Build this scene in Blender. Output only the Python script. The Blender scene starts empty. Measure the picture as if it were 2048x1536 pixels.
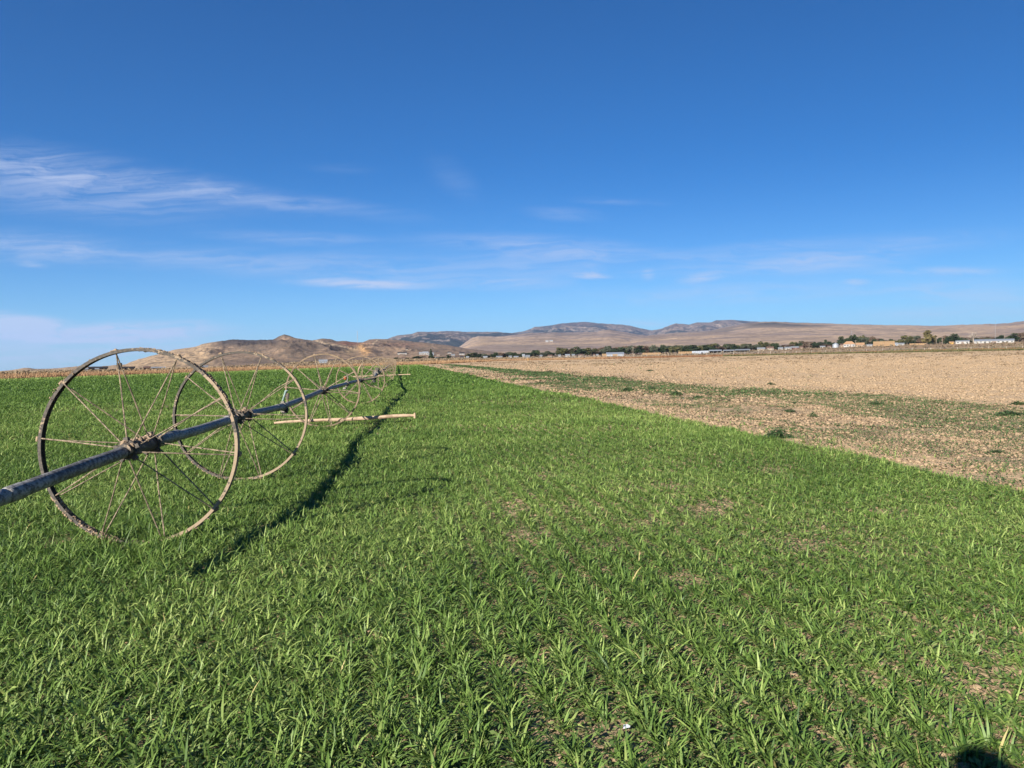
import bpy, bmesh, math, random
import numpy as np
from mathutils import Vector, Matrix

rng = np.random.default_rng(11)
random.seed(11)
scene = bpy.context.scene
COL = scene.collection
rad = math.radians

# ------------------------------------------------------------------ camera model
H = 1.495
FPX = 1530.0                      # focal length in pixels of a 2048 px wide frame
PITCH, ROLL = rad(2.02), rad(1.03)
fw = np.array([0, math.cos(PITCH), -math.sin(PITCH)])
up0 = np.array([0, math.sin(PITCH), math.cos(PITCH)])
r0_ = np.array([1.0, 0, 0])
c_right = math.cos(ROLL) * r0_ - math.sin(ROLL) * up0
c_up = math.sin(ROLL) * r0_ + math.cos(ROLL) * up0


def ray(px, py):
    return fw + (px - 1024) / FPX * c_right - (py - 768) / FPX * c_up


def at(px, py, Y):
    d = ray(px, py)
    return np.array([0, 0, H]) + d * (Y / d[1])


SUN_EL, SUN_AZ = rad(24.0), rad(36.0)     # shadows run 36 degrees right of straight ahead

# ------------------------------------------------------------------ numpy noise


def _hash(ix, iy, seed):
    n = (ix.astype(np.int64) * 374761393 + iy.astype(np.int64) * 668265263 + seed * 1442695) & 0xffffffff
    n = ((n ^ (n >> 13)) * 1274126177) & 0xffffffff
    n = (n ^ (n >> 16)) & 0xffff
    return n / 65535.0


def vnoise(x, y, seed=0):
    x = np.asarray(x, float); y = np.asarray(y, float)
    ix = np.floor(x); iy = np.floor(y)
    fx = x - ix; fy = y - iy
    fx = fx * fx * (3 - 2 * fx); fy = fy * fy * (3 - 2 * fy)
    a = _hash(ix, iy, seed); b = _hash(ix + 1, iy, seed)
    c = _hash(ix, iy + 1, seed); d = _hash(ix + 1, iy + 1, seed)
    return (a * (1 - fx) + b * fx) * (1 - fy) + (c * (1 - fx) + d * fx) * fy


def fbm(x, y, seed=0, octv=4):
    s = 0; a = .5; t = 0
    for o in range(octv):
        s = s + a * vnoise(x * 2 ** o + 17.3 * o, y * 2 ** o - 9.1 * o, seed + o)
        t += a; a *= .5
    return s / t


def sstep(a, b, x):
    t = np.clip((np.asarray(x, float) - a) / (b - a), 0, 1)
    return t * t * (3 - 2 * t)


# ------------------------------------------------------------------ terrain
_zx = [(0, -4.6), (200, -4.7), (400, -4.0), (600, -.2), (800, 1.2), (1000, .6), (1250, 1.1), (1450, 2.35),
       (1700, 4.6), (2048, 5.4), (2500, 5.8)]
_zs = np.array([(a - 1024) / FPX for a, b in _zx]); _zv = np.array([b for a, b in _zx])


def gz(x, y):
    """height of the plain; flat near the camera, drifting up on the right and down on the left far off"""
    x = np.asarray(x, float); y = np.asarray(y, float)
    r = np.hypot(x, y)
    s = np.clip(x / np.maximum(y, 1e-3), -1, 1)
    zt = np.interp(s, _zs, _zv) * sstep(0, .3, y / np.maximum(r, 1e-3))
    q = r / 650.0
    return zt * np.where(q < 1, q ** 2.5, q)


def edge_u(x, y):
    return x + .155 * y - 6.409      # metres to the right of the crop's right edge


def left_far(x, y):
    return (x + 61) - .414 * (y - 91)  # < 0: beyond the crop's far end on the left


# ------------------------------------------------------------------ materials
MATS = {}


class NT:
    def __init__(self, nt):
        self.nt = nt; self.n = nt.nodes; self.l = nt.links

    def new(self, t, **kw):
        nd = self.n.new(t)
        for k, v in kw.items():
            setattr(nd, k, v)
        return nd

    def put(self, sock, v):
        if hasattr(v, 'is_output') or isinstance(v, bpy.types.NodeSocket):
            self.l.new(v, sock)
        else:
            if isinstance(v, (tuple, list)) and sock.type == 'RGBA' and len(v) == 3:
                v = (*v, 1)
            sock.default_value = v

    def math(self, op, a, b=0.0, c=None, clamp=False):
        nd = self.new('ShaderNodeMath', operation=op, use_clamp=clamp)
        self.put(nd.inputs[0], a); self.put(nd.inputs[1], b)
        if c is not None:
            self.put(nd.inputs[2], c)
        return nd.outputs[0]

    def vmath(self, op, a, b=None):
        nd = self.new('ShaderNodeVectorMath', operation=op)
        self.put(nd.inputs[0], a)
        if b is not None:
            self.put(nd.inputs[1], b)
        return nd.outputs['Value'] if op in ('LENGTH', 'DOT_PRODUCT', 'DISTANCE') else nd.outputs['Vector']

    def noise(self, vec, scale, detail=4, rough=.55, dist=0.0):
        nd = self.new('ShaderNodeTexNoise')
        self.put(nd.inputs['Vector'], vec)
        nd.inputs['Scale'].default_value = scale; nd.inputs['Detail'].default_value = detail
        nd.inputs['Roughness'].default_value = rough; nd.inputs['Distortion'].default_value = dist
        return nd.outputs[0]

    def mr(self, v, a, b, c=0.0, d=1.0, smooth=True):
        nd = self.new('ShaderNodeMapRange')
        nd.interpolation_type = 'SMOOTHSTEP' if smooth else 'LINEAR'
        self.put(nd.inputs[0], v)
        for i, q in enumerate((a, b, c, d)):
            self.put(nd.inputs[i + 1], q)
        return nd.outputs[0]

    def mix(self, f, a, b, blend='MIX'):
        nd = self.new('ShaderNodeMix', data_type='RGBA', blend_type=blend)
        self.put(nd.inputs[0], f); self.put(nd.inputs[6], a); self.put(nd.inputs[7], b)
        return nd.outputs[2]

    def scalevec(self, v, s):
        return self.vmath('MULTIPLY', v, s)


def new_mat(name):
    m = bpy.data.materials.new(name); m.use_nodes = True
    t = NT(m.node_tree); t.n.clear()
    out = t.new('ShaderNodeOutputMaterial')
    MATS[name] = m
    return m, t, out


def principled(t, out, col, rough=.8, spec=.2, metal=0.0, bump=None, bstr=.3, bdist=.02):
    p = t.new('ShaderNodeBsdfPrincipled')
    t.put(p.inputs['Base Color'], col); t.put(p.inputs['Roughness'], rough)
    p.inputs['Specular IOR Level'].default_value = spec
    t.put(p.inputs['Metallic'], metal)
    if bump is not None:
        b = t.new('ShaderNodeBump'); b.inputs['Strength'].default_value = bstr; b.inputs['Distance'].default_value = bdist
        t.put(b.inputs['Height'], bump); t.l.new(b.outputs[0], p.inputs['Normal'])
    t.l.new(p.outputs[0], out.inputs['Surface'])
    return p


def simple_mat(name, col, rough=.8, spec=.2, metal=0.0, nscale=2.0, namp=.25, col2=None, coord='Object'):
    m, t, out = new_mat(name)
    tc = t.new('ShaderNodeTexCoord')
    nz = t.noise(tc.outputs[coord], nscale, 5, .6)
    k = t.mr(nz, .3, .7)
    c2 = col2 if col2 else tuple(c * (1 - namp) for c in col)
    principled(t, out, t.mix(k, c2, col), rough, spec, metal)
    return m


def leaf_mat(name, c_dark, c_mid, c_light, trans=.35, rough=.5, spec=.25):
    """foliage: colour differs from leaf to leaf (attribute rnd), thin leaves let light through"""
    m, t, out = new_mat(name)
    a = t.new('ShaderNodeAttribute', attribute_name='rnd')
    r = a.outputs['Fac']
    c = t.mix(t.mr(r, 0, .5), c_dark, c_mid)
    c = t.mix(t.mr(r, .5, 1.0), c, c_light)
    p = t.new('ShaderNodeBsdfPrincipled')
    t.put(p.inputs['Base Color'], c); p.inputs['Roughness'].default_value = rough
    p.inputs['Specular IOR Level'].default_value = spec
    tr = t.new('ShaderNodeBsdfTranslucent'); t.put(tr.inputs['Color'], c)
    mx = t.new('ShaderNodeMixShader'); mx.inputs[0].default_value = trans
    t.l.new(p.outputs[0], mx.inputs[1]); t.l.new(tr.outputs[0], mx.inputs[2])
    t.l.new(mx.outputs[0], out.inputs['Surface'])
    return m


# ------------------------------------------------------------------ mesh helpers
_bm = bmesh.new(); bmesh.ops.create_icosphere(_bm, subdivisions=2, radius=1)
_bm.verts.ensure_lookup_table()
ICO_V = np.array([v.co[:] for v in _bm.verts]); ICO_F = [[v.index for v in f.verts] for f in _bm.faces]; _bm.free()
_bm = bmesh.new(); bmesh.ops.create_icosphere(_bm, subdivisions=1, radius=1)
_bm.verts.ensure_lookup_table()
ICO1_V = np.array([v.co[:] for v in _bm.verts]); ICO1_F = np.array([[v.index for v in f.verts] for f in _bm.faces]); _bm.free()


def link(name, mesh, mat=None, parent=None, smooth=False):
    o = bpy.data.objects.new(name, mesh)
    COL.objects.link(o)
    if mat is not None:
        for mm in (mat if isinstance(mat, (list, tuple)) else [mat]):
            mesh.materials.append(mm)
    if parent is not None:
        o.parent = parent
    if smooth and len(mesh.polygons):
        mesh.polygons.foreach_set('use_smooth', np.ones(len(mesh.polygons), bool))
    return o


def tag(o, label=None, cat=None, group=None, kind=None):
    if label: o['label'] = label
    if cat: o['category'] = cat
    if group: o['group'] = group
    if kind: o['kind'] = kind
    return o


def empty(name, loc=(0, 0, 0), rz=0.0):
    o = bpy.data.objects.new(name, None); o.empty_display_size = .2
    COL.objects.link(o); o.location = [float(v) for v in loc]; o.rotation_euler = (0, 0, float(rz))
    return o


def copy_tree(o, parent=None):
    c = o.copy(); COL.objects.link(c); c.parent = parent
    for ch in list(o.children):
        copy_tree(ch, c)
    return c


def np_mesh(name, verts, loops, starts, totals, attrs=None, fattrs=None):
    me = bpy.data.meshes.new(name)
    verts = np.ascontiguousarray(verts, dtype=np.float32).reshape(-1, 3)
    me.vertices.add(len(verts)); me.vertices.foreach_set('co', verts.ravel())
    me.loops.add(len(loops)); me.loops.foreach_set('vertex_index', np.asarray(loops, np.int32))
    me.polygons.add(len(starts))
    me.polygons.foreach_set('loop_start', np.asarray(starts, np.int32))
    me.polygons.foreach_set('loop_total', np.asarray(totals, np.int32))
    me.update(calc_edges=True)
    for k, v in (attrs or {}).items():
        a = me.attributes.new(k, 'FLOAT', 'POINT'); a.data.foreach_set('value', np.asarray(v, np.float32).ravel())
    for k, v in (fattrs or {}).items():
        a = me.attributes.new(k, 'FLOAT_COLOR', 'POINT'); a.data.foreach_set('color', np.asarray(v, np.float32).ravel())
    return me


def grid_mesh(name, P, col=None):
    """P: (rows, cols, 3) -> quad grid"""
    R, C = P.shape[:2]
    i = np.arange(R * C).reshape(R, C)
    q = np.stack([i[:-1, :-1], i[:-1, 1:], i[1:, 1:], i[1:, :-1]], -1).reshape(-1, 4)
    n = len(q)
    fa = None
    if col is not None:
        c4 = np.concatenate([col.reshape(-1, 3), np.ones((R * C, 1))], 1)
        fa = {'tint': c4}
    return np_mesh(name, P, q.ravel(), np.arange(n) * 4, np.full(n, 4), fattrs=fa)


class MB:
    def __init__(self):
        self.v = []; self.f = []; self.rnd = []

    def add(self, verts, faces, rnd=0.5):
        b = len(self.v)
        self.v.extend([tuple(map(float, p)) for p in verts])
        self.f.extend([tuple(i + b for i in f) for f in faces])
        self.rnd.extend([rnd] * len(verts))

    def box(self, c, s, rz=0.0, rx=0.0, ry=0.0):
        M = Matrix.Rotation(rz, 3, 'Z') @ Matrix.Rotation(rx, 3, 'X') @ Matrix.Rotation(ry, 3, 'Y')
        vs = []
        for dx in (-.5, .5):
            for dy in (-.5, .5):
                for dz in (-.5, .5):
                    vs.append(Vector(c) + M @ Vector((dx * s[0], dy * s[1], dz * s[2])))
        self.add(vs, [(0, 1, 3, 2), (4, 6, 7, 5), (0, 4, 5, 1), (2, 3, 7, 6), (0, 2, 6, 4), (1, 5, 7, 3)])

    def tube(self, path, radii, seg=8, cap=True, jit=0.0):
        path = [Vector(p) for p in path]
        if not isinstance(radii, (list, tuple)):
            radii = [radii] * len(path)
        rings = []; prev = None
        for i, p in enumerate(path):
            d = (path[min(i + 1, len(path) - 1)] - path[max(i - 1, 0)]).normalized()
            if prev is None:
                a = Vector((0, 0, 1)) if abs(d.z) < .9 else Vector((1, 0, 0))
                x = d.cross(a).normalized()
            else:
                x = (prev - d * prev.dot(d)).normalized()
            prev = x
            y = d.cross(x)
            rings.append([p + (x * math.cos(2 * math.pi * k / seg) + y * math.sin(2 * math.pi * k / seg)) * radii[i] *
                          (1 + jit * (random.random() - .5)) for k in range(seg)])
        vs = [q for r in rings for q in r]; fs = []
        for i in range(len(path) - 1):
            for k in range(seg):
                k2 = (k + 1) % seg
                fs.append((i * seg + k, i * seg + k2, (i + 1) * seg + k2, (i + 1) * seg + k))
        if cap:
            fs.append(tuple(reversed(range(seg)))); fs.append(tuple((len(path) - 1) * seg + k for k in range(seg)))
        self.add(vs, fs)

    def blob(self, c, r, amp=.35, fine=False, squash=(1, 1, 1)):
        V, F = (ICO_V, ICO_F) if fine else (ICO1_V, ICO1_F)
        k = 1 + amp * (np.random.default_rng(random.randrange(1 << 30)).random(len(V)) - .5) * 2
        P = V * k[:, None] * r * np.array(squash) + np.array(c)
        self.add(P, [tuple(f) for f in F])

    def lathe(self, prof, seg=64, wob=None):
        """closed profile of (radius, y) turned round the local Y axis"""
        n = len(prof); vs = []; fs = []
        for k in range(seg):
            a = 2 * math.pi * k / seg
            w = wob(a) if wob else (0, 0)
            for (r, y) in prof:
                vs.append(((r + w[0]) * math.cos(a), y + w[1], (r + w[0]) * math.sin(a)))
        for k in range(seg):
            k2 = (k + 1) % seg
            for j in range(n):
                j2 = (j + 1) % n
                fs.append((k * n + j, k2 * n + j, k2 * n + j2, k * n + j2))
        self.add(vs, fs)

    def mesh(self, name):
        me = bpy.data.meshes.new(name); me.from_pydata(self.v, [], self.f); me.update()
        a = me.attributes.new('rnd', 'FLOAT', 'POINT'); a.data.foreach_set('value', np.asarray(self.rnd, np.float32))
        return me

    def build(self, name, mat, parent=None, smooth=False):
        return link(name, self.mesh(name), mat, parent, smooth)


# ------------------------------------------------------------------ camera, sun, sky
cd = bpy.data.cameras.new('camera'); cam = bpy.data.objects.new('camera', cd); COL.objects.link(cam)
cd.sensor_width = 36; cd.lens = FPX / 2048 * 36; cd.clip_start = .05; cd.clip_end = 60000
M3 = Matrix((c_right, c_up, -fw)).transposed()
cam.matrix_world = Matrix.Translation((0, 0, H)) @ M3.to_4x4()
scene.camera = cam

sd = bpy.data.lights.new('sun', 'SUN'); sun = bpy.data.objects.new('sun', sd); COL.objects.link(sun)
sd.energy = 5.0; sd.angle = rad(.53); sd.color = (1.0, .93, .82)
ldir = Vector((math.sin(SUN_AZ) * math.cos(SUN_EL), math.cos(SUN_AZ) * math.cos(SUN_EL), -math.sin(SUN_EL)))
sun.rotation_euler = ldir.to_track_quat('-Z', 'Y').to_euler()
sun.location = (-40, -60, 40)

w = bpy.data.worlds.new("World"); scene.world = w; w.use_nodes = True
t = NT(w.node_tree); t.n.clear()
wo = t.new('ShaderNodeOutputWorld'); bg = t.new('ShaderNodeBackground'); t.l.new(bg.outputs[0], wo.inputs[0])
SKY = .05
bg.inputs[1].default_value = SKY
sky = t.new('ShaderNodeTexSky'); sky.sky_type = 'NISHITA'; sky.sun_disc = False
sky.sun_elevation = SUN_EL; sky.sun_rotation = math.pi + SUN_AZ
sky.altitude = 1500; sky.air_density = 1.0; sky.dust_density = .35; sky.ozone_density = 3.0
tc = t.new('ShaderNodeTexCoord')
sep = t.new('ShaderNodeSeparateXYZ'); t.l.new(tc.outputs['Generated'], sep.inputs[0])
yy = t.math('MAXIMUM', sep.outputs[1], .08)
U = t.math('DIVIDE', sep.outputs[0], yy); V = t.math('DIVIDE', sep.outputs[2], yy)
cmb = t.new('ShaderNodeCombineXYZ'); t.l.new(U, cmb.inputs[0]); t.l.new(V, cmb.inputs[1])
uv = cmb.outputs[0]
CLOUDS = [(60, 340, 350, 66, 8, .36), (300, 372, 360, 46, 9, .36), (560, 402, 340, 26, 8, .24), (590, 478, 230, 18, 3, .26),
          (60, 495, 230, 42, 2, .34), (330, 515, 460, 34, 4, .26), (1080, 495, 290, 30, 4, .40), (740, 569, 180, 13, 3, .85),
          (980, 568, 210, 16, 0, .36), (1185, 552, 46, 10, 3, .75), (1298, 550, 18, 16, -30, .5), (1405, 556, 60, 13, -8, .65),
          (1640, 530, 220, 28, -2, .40), (1880, 543, 180, 13, 0, .48), (1960, 588, 200, 42, 3, .34), (1712, 564, 34, 9, 0, .45),
          (20, 652, 170, 32, 5, 1.7), (255, 664, 230, 26, -1, 1.7), (1300, 646, 100, 9, 3, .35), (1130, 430, 95, 18, 5, .2),
          (70, 530, 40, 8, 8, .5), (390, 642, 44, 6, 0, .42), (915, 360, 80, 40, 40, .08), (1240, 405, 120, 10, 3, .14), (690, 340, 90, 14, 4, .07), (1500, 585, 520, 30, -1, .32), (1250, 530, 420, 34, 2, .26), (800, 540, 520, 44, 3, .28), (1760, 495, 330, 30, -4, .26), (180, 410, 320, 44, 6, .28), (1500, 500, 260, 20, -5, .22), (1900, 625, 260, 18, 0, .34), (120, 705, 520, 60, 0, .55)]
cm = None
for (px, py, sx, sy, rot, amp) in CLOUDS:
    hy = 714 - .018 * (px - 1024)
    mp = t.new('ShaderNodeMapping', vector_type='TEXTURE')
    t.l.new(uv, mp.inputs[0])
    mp.inputs[1].default_value = ((px - 1024) / FPX, (hy - py) / FPX, 0)
    mp.inputs[2].default_value = (0, 0, rad(-rot))
    mp.inputs[3].default_value = (sx / FPX, sy / FPX, 1)
    ln = t.vmath('LENGTH', mp.outputs[0])
    g = t.mr(ln, 0, 1.15, amp * 1.0, 0)
    cm = g if cm is None else t.math('ADD', cm, g)
warp = t.noise(t.scalevec(uv, (9, 22, 1)), 1.0, 3, .5)
mp = t.new('ShaderNodeMapping'); t.l.new(uv, mp.inputs[0]); mp.inputs[2].default_value = (0, 0, rad(7)); mp.inputs[3].default_value = (5, 34, 1)
wv = t.vmath('ADD', mp.outputs[0], t.scalevec(warp, (1.3, 1.3, 0)))
st1 = t.noise(wv, 1.6, 8, .66, .6)
mp2 = t.new('ShaderNodeMapping'); t.l.new(uv, mp2.inputs[0]); mp2.inputs[2].default_value = (0, 0, rad(5)); mp2.inputs[3].default_value = (7, 120, 1)
st2 = t.noise(t.vmath('ADD', mp2.outputs[0], t.scalevec(warp, (2.0, 3.2, 0))), 1.3, 6, .6, .3)
st = t.math('ADD', t.math('MULTIPLY', st1, .6), t.math('MULTIPLY', st2, .4))
fac = t.math('MULTIPLY', cm, t.mr(st, .34, .66, .08, 1.25), clamp=True)
fac = t.math('MINIMUM', fac, .8)
side = t.mr(t.math('DIVIDE', sep.outputs[0], t.math('MAXIMUM', t.math('ABSOLUTE', sep.outputs[1]), .2)), -.7, .75, 1.04, .80)
hz = t.mr(sep.outputs[2], 0, .26, 1, 0)
tintc = t.mix(hz, (.145, .555, .95), (.43, .755, 1.06))
tintc = t.vmath('MULTIPLY', tintc, side)
skyc = t.vmath('MULTIPLY', sky.outputs[0], tintc)
cloudcol = t.new('ShaderNodeRGB'); cloudcol.outputs[0].default_value = (4.6, 5.3, 7.0, 1)
t.put(bg.inputs[0], t.mix(fac, skyc, cloudcol.outputs[0]))

vs = scene.view_settings
scene.display_settings.display_device = 'sRGB'
vs.view_transform = 'Standard'; vs.look = 'None'; vs.gamma = 1; vs.use_curve_mapping = False
vs.exposure = 1.35
scene.render.engine = 'CYCLES'
scene.cycles.use_denoising = True
scene.cycles.max_bounces = 6; scene.cycles.diffuse_bounces = 3; scene.cycles.transmission_bounces = 4
scene.cycles.volume_bounces = 0
scene.cycles.use_adaptive_sampling = True; scene.cycles.adaptive_threshold = .01

# ------------------------------------------------------------------ ground
m_ground, t, out = new_mat('ground_soil')
geo = t.new('ShaderNodeNewGeometry'); P = geo.outputs['Position']
sp = t.new('ShaderNodeSeparateXYZ'); t.l.new(P, sp.inputs[0]); X, Y = sp.outputs[0], sp.outputs[1]
u_ = t.math('ADD', X, t.math('MULTIPLY_ADD', Y, .155, -6.409))
n_big = t.noise(P, .35, 4, .6); n_mid = t.noise(P, 2.2, 6, .65); n_fine = t.noise(P, 28, 6, .7); n_pix = t.noise(P, 9, 5, .75)
soil = t.mix(t.mr(n_mid, .3, .72), (.45, .318, .190), (.58, .425, .265))
soil = t.mix(t.mr(n_fine, .35, .75), t.mix(.4, soil, (.30, .21, .135)), soil)
# trampled residue between the crop and the ploughed part: grey brown flakes
rowc = t.new('ShaderNodeCombineXYZ'); t.l.new(u_, rowc.inputs[0]); t.l.new(t.math('MULTIPLY', Y, .35), rowc.inputs[1])
n_row = t.noise(rowc.outputs[0], .9, 6, .7)
n_row2 = t.noise(rowc.outputs[0], 5.0, 5, .75)
resid = t.math('MULTIPLY', t.mr(u_, -.5, 1.0), t.mr(u_, 13, 7.5))
rf = t.math('MULTIPLY', resid, t.mr(t.math('ADD', t.math('MULTIPLY', n_row, .55), t.math('MULTIPLY', n_row2, .45)), .46, .60))
soil_r = t.mix(t.math('MULTIPLY', rf, .62), soil, (.19, .155, .105))
# ploughed field: faint cultivator lines
fl = t.noise(t.scalevec(P, (.10, 1.1, 1)), 1.6, 4, .6)
soil_r = t.mix(t.math('MULTIPLY', t.mr(fl, .35, .75), t.mr(u_, 7, 14, 0, .35)), soil_r, (.44, .315, .205))
# crop floor: leaf litter and seedling leaves turn it green brown further off
dist = t.vmath('LENGTH', P)
crop_floor = t.mix(t.mr(n_pix, .45, .66), t.mix(.15, soil, (.20, .15, .085)), (.085, .115, .035))
crop_floor = t.mix(t.mr(dist, 14, 45), crop_floor, (.045, .085, .024))
fieldc = t.mix(t.mr(t.math('ADD', u_, t.math('MULTIPLY_ADD', n_mid, .5, -.25)), -.12, .12), crop_floor, soil_r)
# beyond the fields
lf = t.math('SUBTRACT', t.math('ADD', X, 61), t.math('MULTIPLY_ADD', Y, .414, -37.7))
bey = t.math('MAXIMUM', t.math('MULTIPLY', t.mr(lf, .6, -.6), t.mr(u_, .5, -.5)), t.mr(dist, 288, 294))
nb = t.noise(t.scalevec(P, (.01, .035, 1)), 1.0, 6, .65)
nb2 = t.noise(P, .05, 5, .7)
bc = t.mix(t.mr(nb, .35, .65), (.21, .145, .09), (.32, .215, .125))
bc = t.mix(t.mr(nb2, .48, .62, 0, .6), bc, (.16, .135, .095))
col = t.mix(bey, fieldc, bc)
bh = t.math('ADD', t.math('MULTIPLY', n_fine, .5), t.math('MULTIPLY', n_pix, 1.0))
principled(t, out, col, .95, .05, bump=bh, bstr=.9, bdist=.05)

rr = np.concatenate([[.02], np.geomspace(.5, 15000, 270)])
fa = np.linspace(-math.pi * .29, math.pi * .29, 420)
ba = np.linspace(math.pi * .29, 2 * math.pi - math.pi * .29, 70)[1:]
aa = np.concatenate([fa, ba])
A, R = np.meshgrid(aa, rr)
gx = R * np.sin(A); gy = R * np.cos(A)
gzz = gz(gx, gy)
near = sstep(160, 40, R)
rough = np.where(edge_u(gx, gy) > 0, .07, .035)
gzz = gzz + near * (rough * (fbm(gx * 2.2, gy * 2.2, 5, 4) - .5) + .10 * (fbm(gx * .25, gy * .25, 9, 2) - .5))
ground = link('ground', grid_mesh('ground', np.stack([gx, gy, gzz], -1)), m_ground, smooth=True)
tag(ground, kind='structure')


def gnear(x, y):
    R = np.hypot(x, y); near = sstep(160, 40, R)
    rough = np.where(edge_u(x, y) > 0, .07, .035)
    return gz(x, y) + near * (rough * (fbm(x * 2.2, y * 2.2, 5, 4) - .5) + .10 * (fbm(x * .25, y * .25, 9, 2) - .5))


# ------------------------------------------------------------------ hills and mountains


def tint_mat(name, nscale, dark, amt, lo=.5, hi=.62, bscale=None, bstr=.5, bdist=4.0, dark2=None):
    m, t, out = new_mat(name)
    a = t.new('ShaderNodeVertexColor', layer_name='tint')
    geo = t.new('ShaderNodeNewGeometry'); P = geo.outputs['Position']
    n1 = t.noise(t.scalevec(P, (1, .6, 1.6)), nscale, 7, .72)
    c = t.mix(t.mr(n1, lo, hi, 0, amt), a.outputs[0], dark)
    n2 = t.noise(P, nscale * .23, 5, .6)
    c = t.mix(t.mr(n2, .4, .65, 0, .5), c, dark2 or t.mix(.5, c, dark))
    principled(t, out, c, .95, .03, bump=t.noise(P, bscale or nscale * .5, 6, .65), bstr=bstr, bdist=bdist)
    return m


SURF = []


def ridge(name, sky_pts, D, rbase, mat, tint, prof=1.35, amp=.16, gul=60.0, seed=1, step=1.4, rows=130, back=1.25, dvar=.1):
    sp_ = np.array(sky_pts, float)
    px = np.arange(sp_[0, 0], sp_[-1, 0] + .1, step)
    py = np.interp(px, sp_[:, 0], sp_[:, 1])
    py = py + (fbm(px / 9.0, px * 0, seed + 40, 4) - .5) * 1.6
    d = np.stack([ray(a, b) for a, b in zip(px, py)])
    hor = np.hypot(d[:, 0], d[:, 1]); tanel = d[:, 2] / hor
    dx = d[:, 0] / hor; dy = d[:, 1] / hor
    Dv = D * (1 + dvar * (fbm(px / 160.0, px * 0, seed + 3, 3) - .5) * 2)
    zr = H + Dv * tanel
    t_ = np.concatenate([np.linspace(0, 1, rows), 1 + np.linspace(0, 1, 8)[1:] * 1.0])
    T = t_[:, None]
    Rg = np.where(T <= 1, rbase + (Dv - rbase)[None] * T, Dv[None] * (1 + (T - 1) * (back - 1)))
    x = Rg * dx[None]; y = Rg * dy[None]
    z0 = gz(rbase * dx, rbase * dy) - 2
    kx = np.arange(-40, 41); kern = np.exp(-(kx / 16.0) ** 2); kern /= kern.sum()
    zrs = np.convolve(np.pad(zr, 40, mode='edge'), kern, mode='valid')
    zmix = zrs[None] + (zr - zrs)[None] * np.clip(T, 0, 1) ** 4
    base = z0[None] + (zmix - z0[None]) * np.clip(T, 0, 1) ** prof
    hh = np.maximum(zr - z0, 1)[None]
    env = np.sin(np.pi * np.clip(T, 0, 1)) ** 1.25
    g1 = 1 - np.abs(2 * fbm(x / gul + 3 * fbm(x / (gul * 3), y / (gul * 3), seed + 7, 2), y / (gul * 1.5), seed, 4) - 1)
    n1 = fbm(x / (gul * 2.6), y / (gul * 2.6), seed + 11, 4) - .5
    z = base + hh * env * (amp * (g1 - .7) + amp * 1.6 * n1)
    z = np.where(T > 1, zr[None] - hh * ((T - 1) * 1.1) ** 1.5, z)
    z = np.where(T < 1, np.minimum(z, H + Rg * (tanel[None] - .0002 - .0012 * (1 - T))), z)
    PX = np.broadcast_to(px[None], z.shape); TT = np.broadcast_to(T, z.shape)
    PYv = 714 - .018 * (PX - 1024) - (z - H) / Rg * FPX
    colr = tint(PX, PYv, TT, x, y, z)
    P = np.stack([x, y, z], -1)
    o = link(name, grid_mesh(name, P, colr), mat, smooth=True)
    tag(o, kind='structure')
    az = np.arctan2(dx, dy)

    def zf(X, Yv):
        a = math.atan2(X, Yv); r = math.hypot(X, Yv)
        if a < az[0] or a > az[-1]:
            return -1e9
        j = int(np.clip(np.searchsorted(az, a), 0, len(az) - 1))
        return float(np.interp(r, Rg[:, j], z[:, j], left=-1e9, right=-1e9))
    SURF.append(zf)
    return o


def mixc(a, b, f):
    f = np.asarray(f)[..., None]
    return np.asarray(a) * (1 - f) + np.asarray(b) * f


def full(shape, c):
    return np.ones(shape + (3,)) * np.array(c)


def spot(px, py, x, y, sx, sy):
    return np.exp(-(((px - x) / sx) ** 2 + ((py - y) / sy) ** 2))


def tint_hill(px, py, t, x, y, z):
    n = fbm(x / 130, y / 130, 21, 4)
    n3 = fbm(x / 45, y / 45, 25, 4)
    c = mixc((.235, .163, .11), (.148, .107, .079), sstep(.4, .6, n))
    c = mixc(c, (.085, .068, .056), .6 * sstep(.48, .62, n3) * sstep(.38, .55, fbm(x / 210, y / 210, 27, 3)))
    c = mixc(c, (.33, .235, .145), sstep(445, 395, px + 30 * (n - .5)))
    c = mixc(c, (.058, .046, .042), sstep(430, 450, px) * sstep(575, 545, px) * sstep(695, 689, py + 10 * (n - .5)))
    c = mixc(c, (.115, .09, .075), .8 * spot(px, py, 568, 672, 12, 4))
    m = fbm(x / 40, y / 40, 33, 4)
    c = mixc(c, (.27, .12, .075), np.clip(1.1 * spot(px, py, 702, 687, 26, 4) * (m + .35), 0, 1))
    c = mixc(c, (.46, .27, .12), np.clip(1.6 * (spot(px, py, 722, 694, 7, 6) + spot(px, py, 730, 704, 10, 6)) * (m + .2), 0, 1))
    c = mixc(c, (.34, .24, .14), np.clip(.9 * spot(px, py, 700, 702, 16, 6) * (m + .3), 0, 1))
    c = mixc(c, (.26, .135, .09), np.clip(.8 * spot(px, py, 805, 690, 32, 4) * (m + .3), 0, 1))
    # pale tracks
    for (x0, y0, x1, y1) in ((632, 682, 650, 689), (650, 689, 690, 694), (758, 678, 746, 688)):
        tt = np.clip(((px - x0) * (x1 - x0) + (py - y0) * (y1 - y0)) / ((x1 - x0) ** 2 + (y1 - y0) ** 2), 0, 1)
        dd = np.hypot(px - x0 - tt * (x1 - x0), py - y0 - tt * (y1 - y0))
        c = mixc(c, (.42, .32, .21), .8 * sstep(1.9, .6, dd))
    return c


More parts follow.
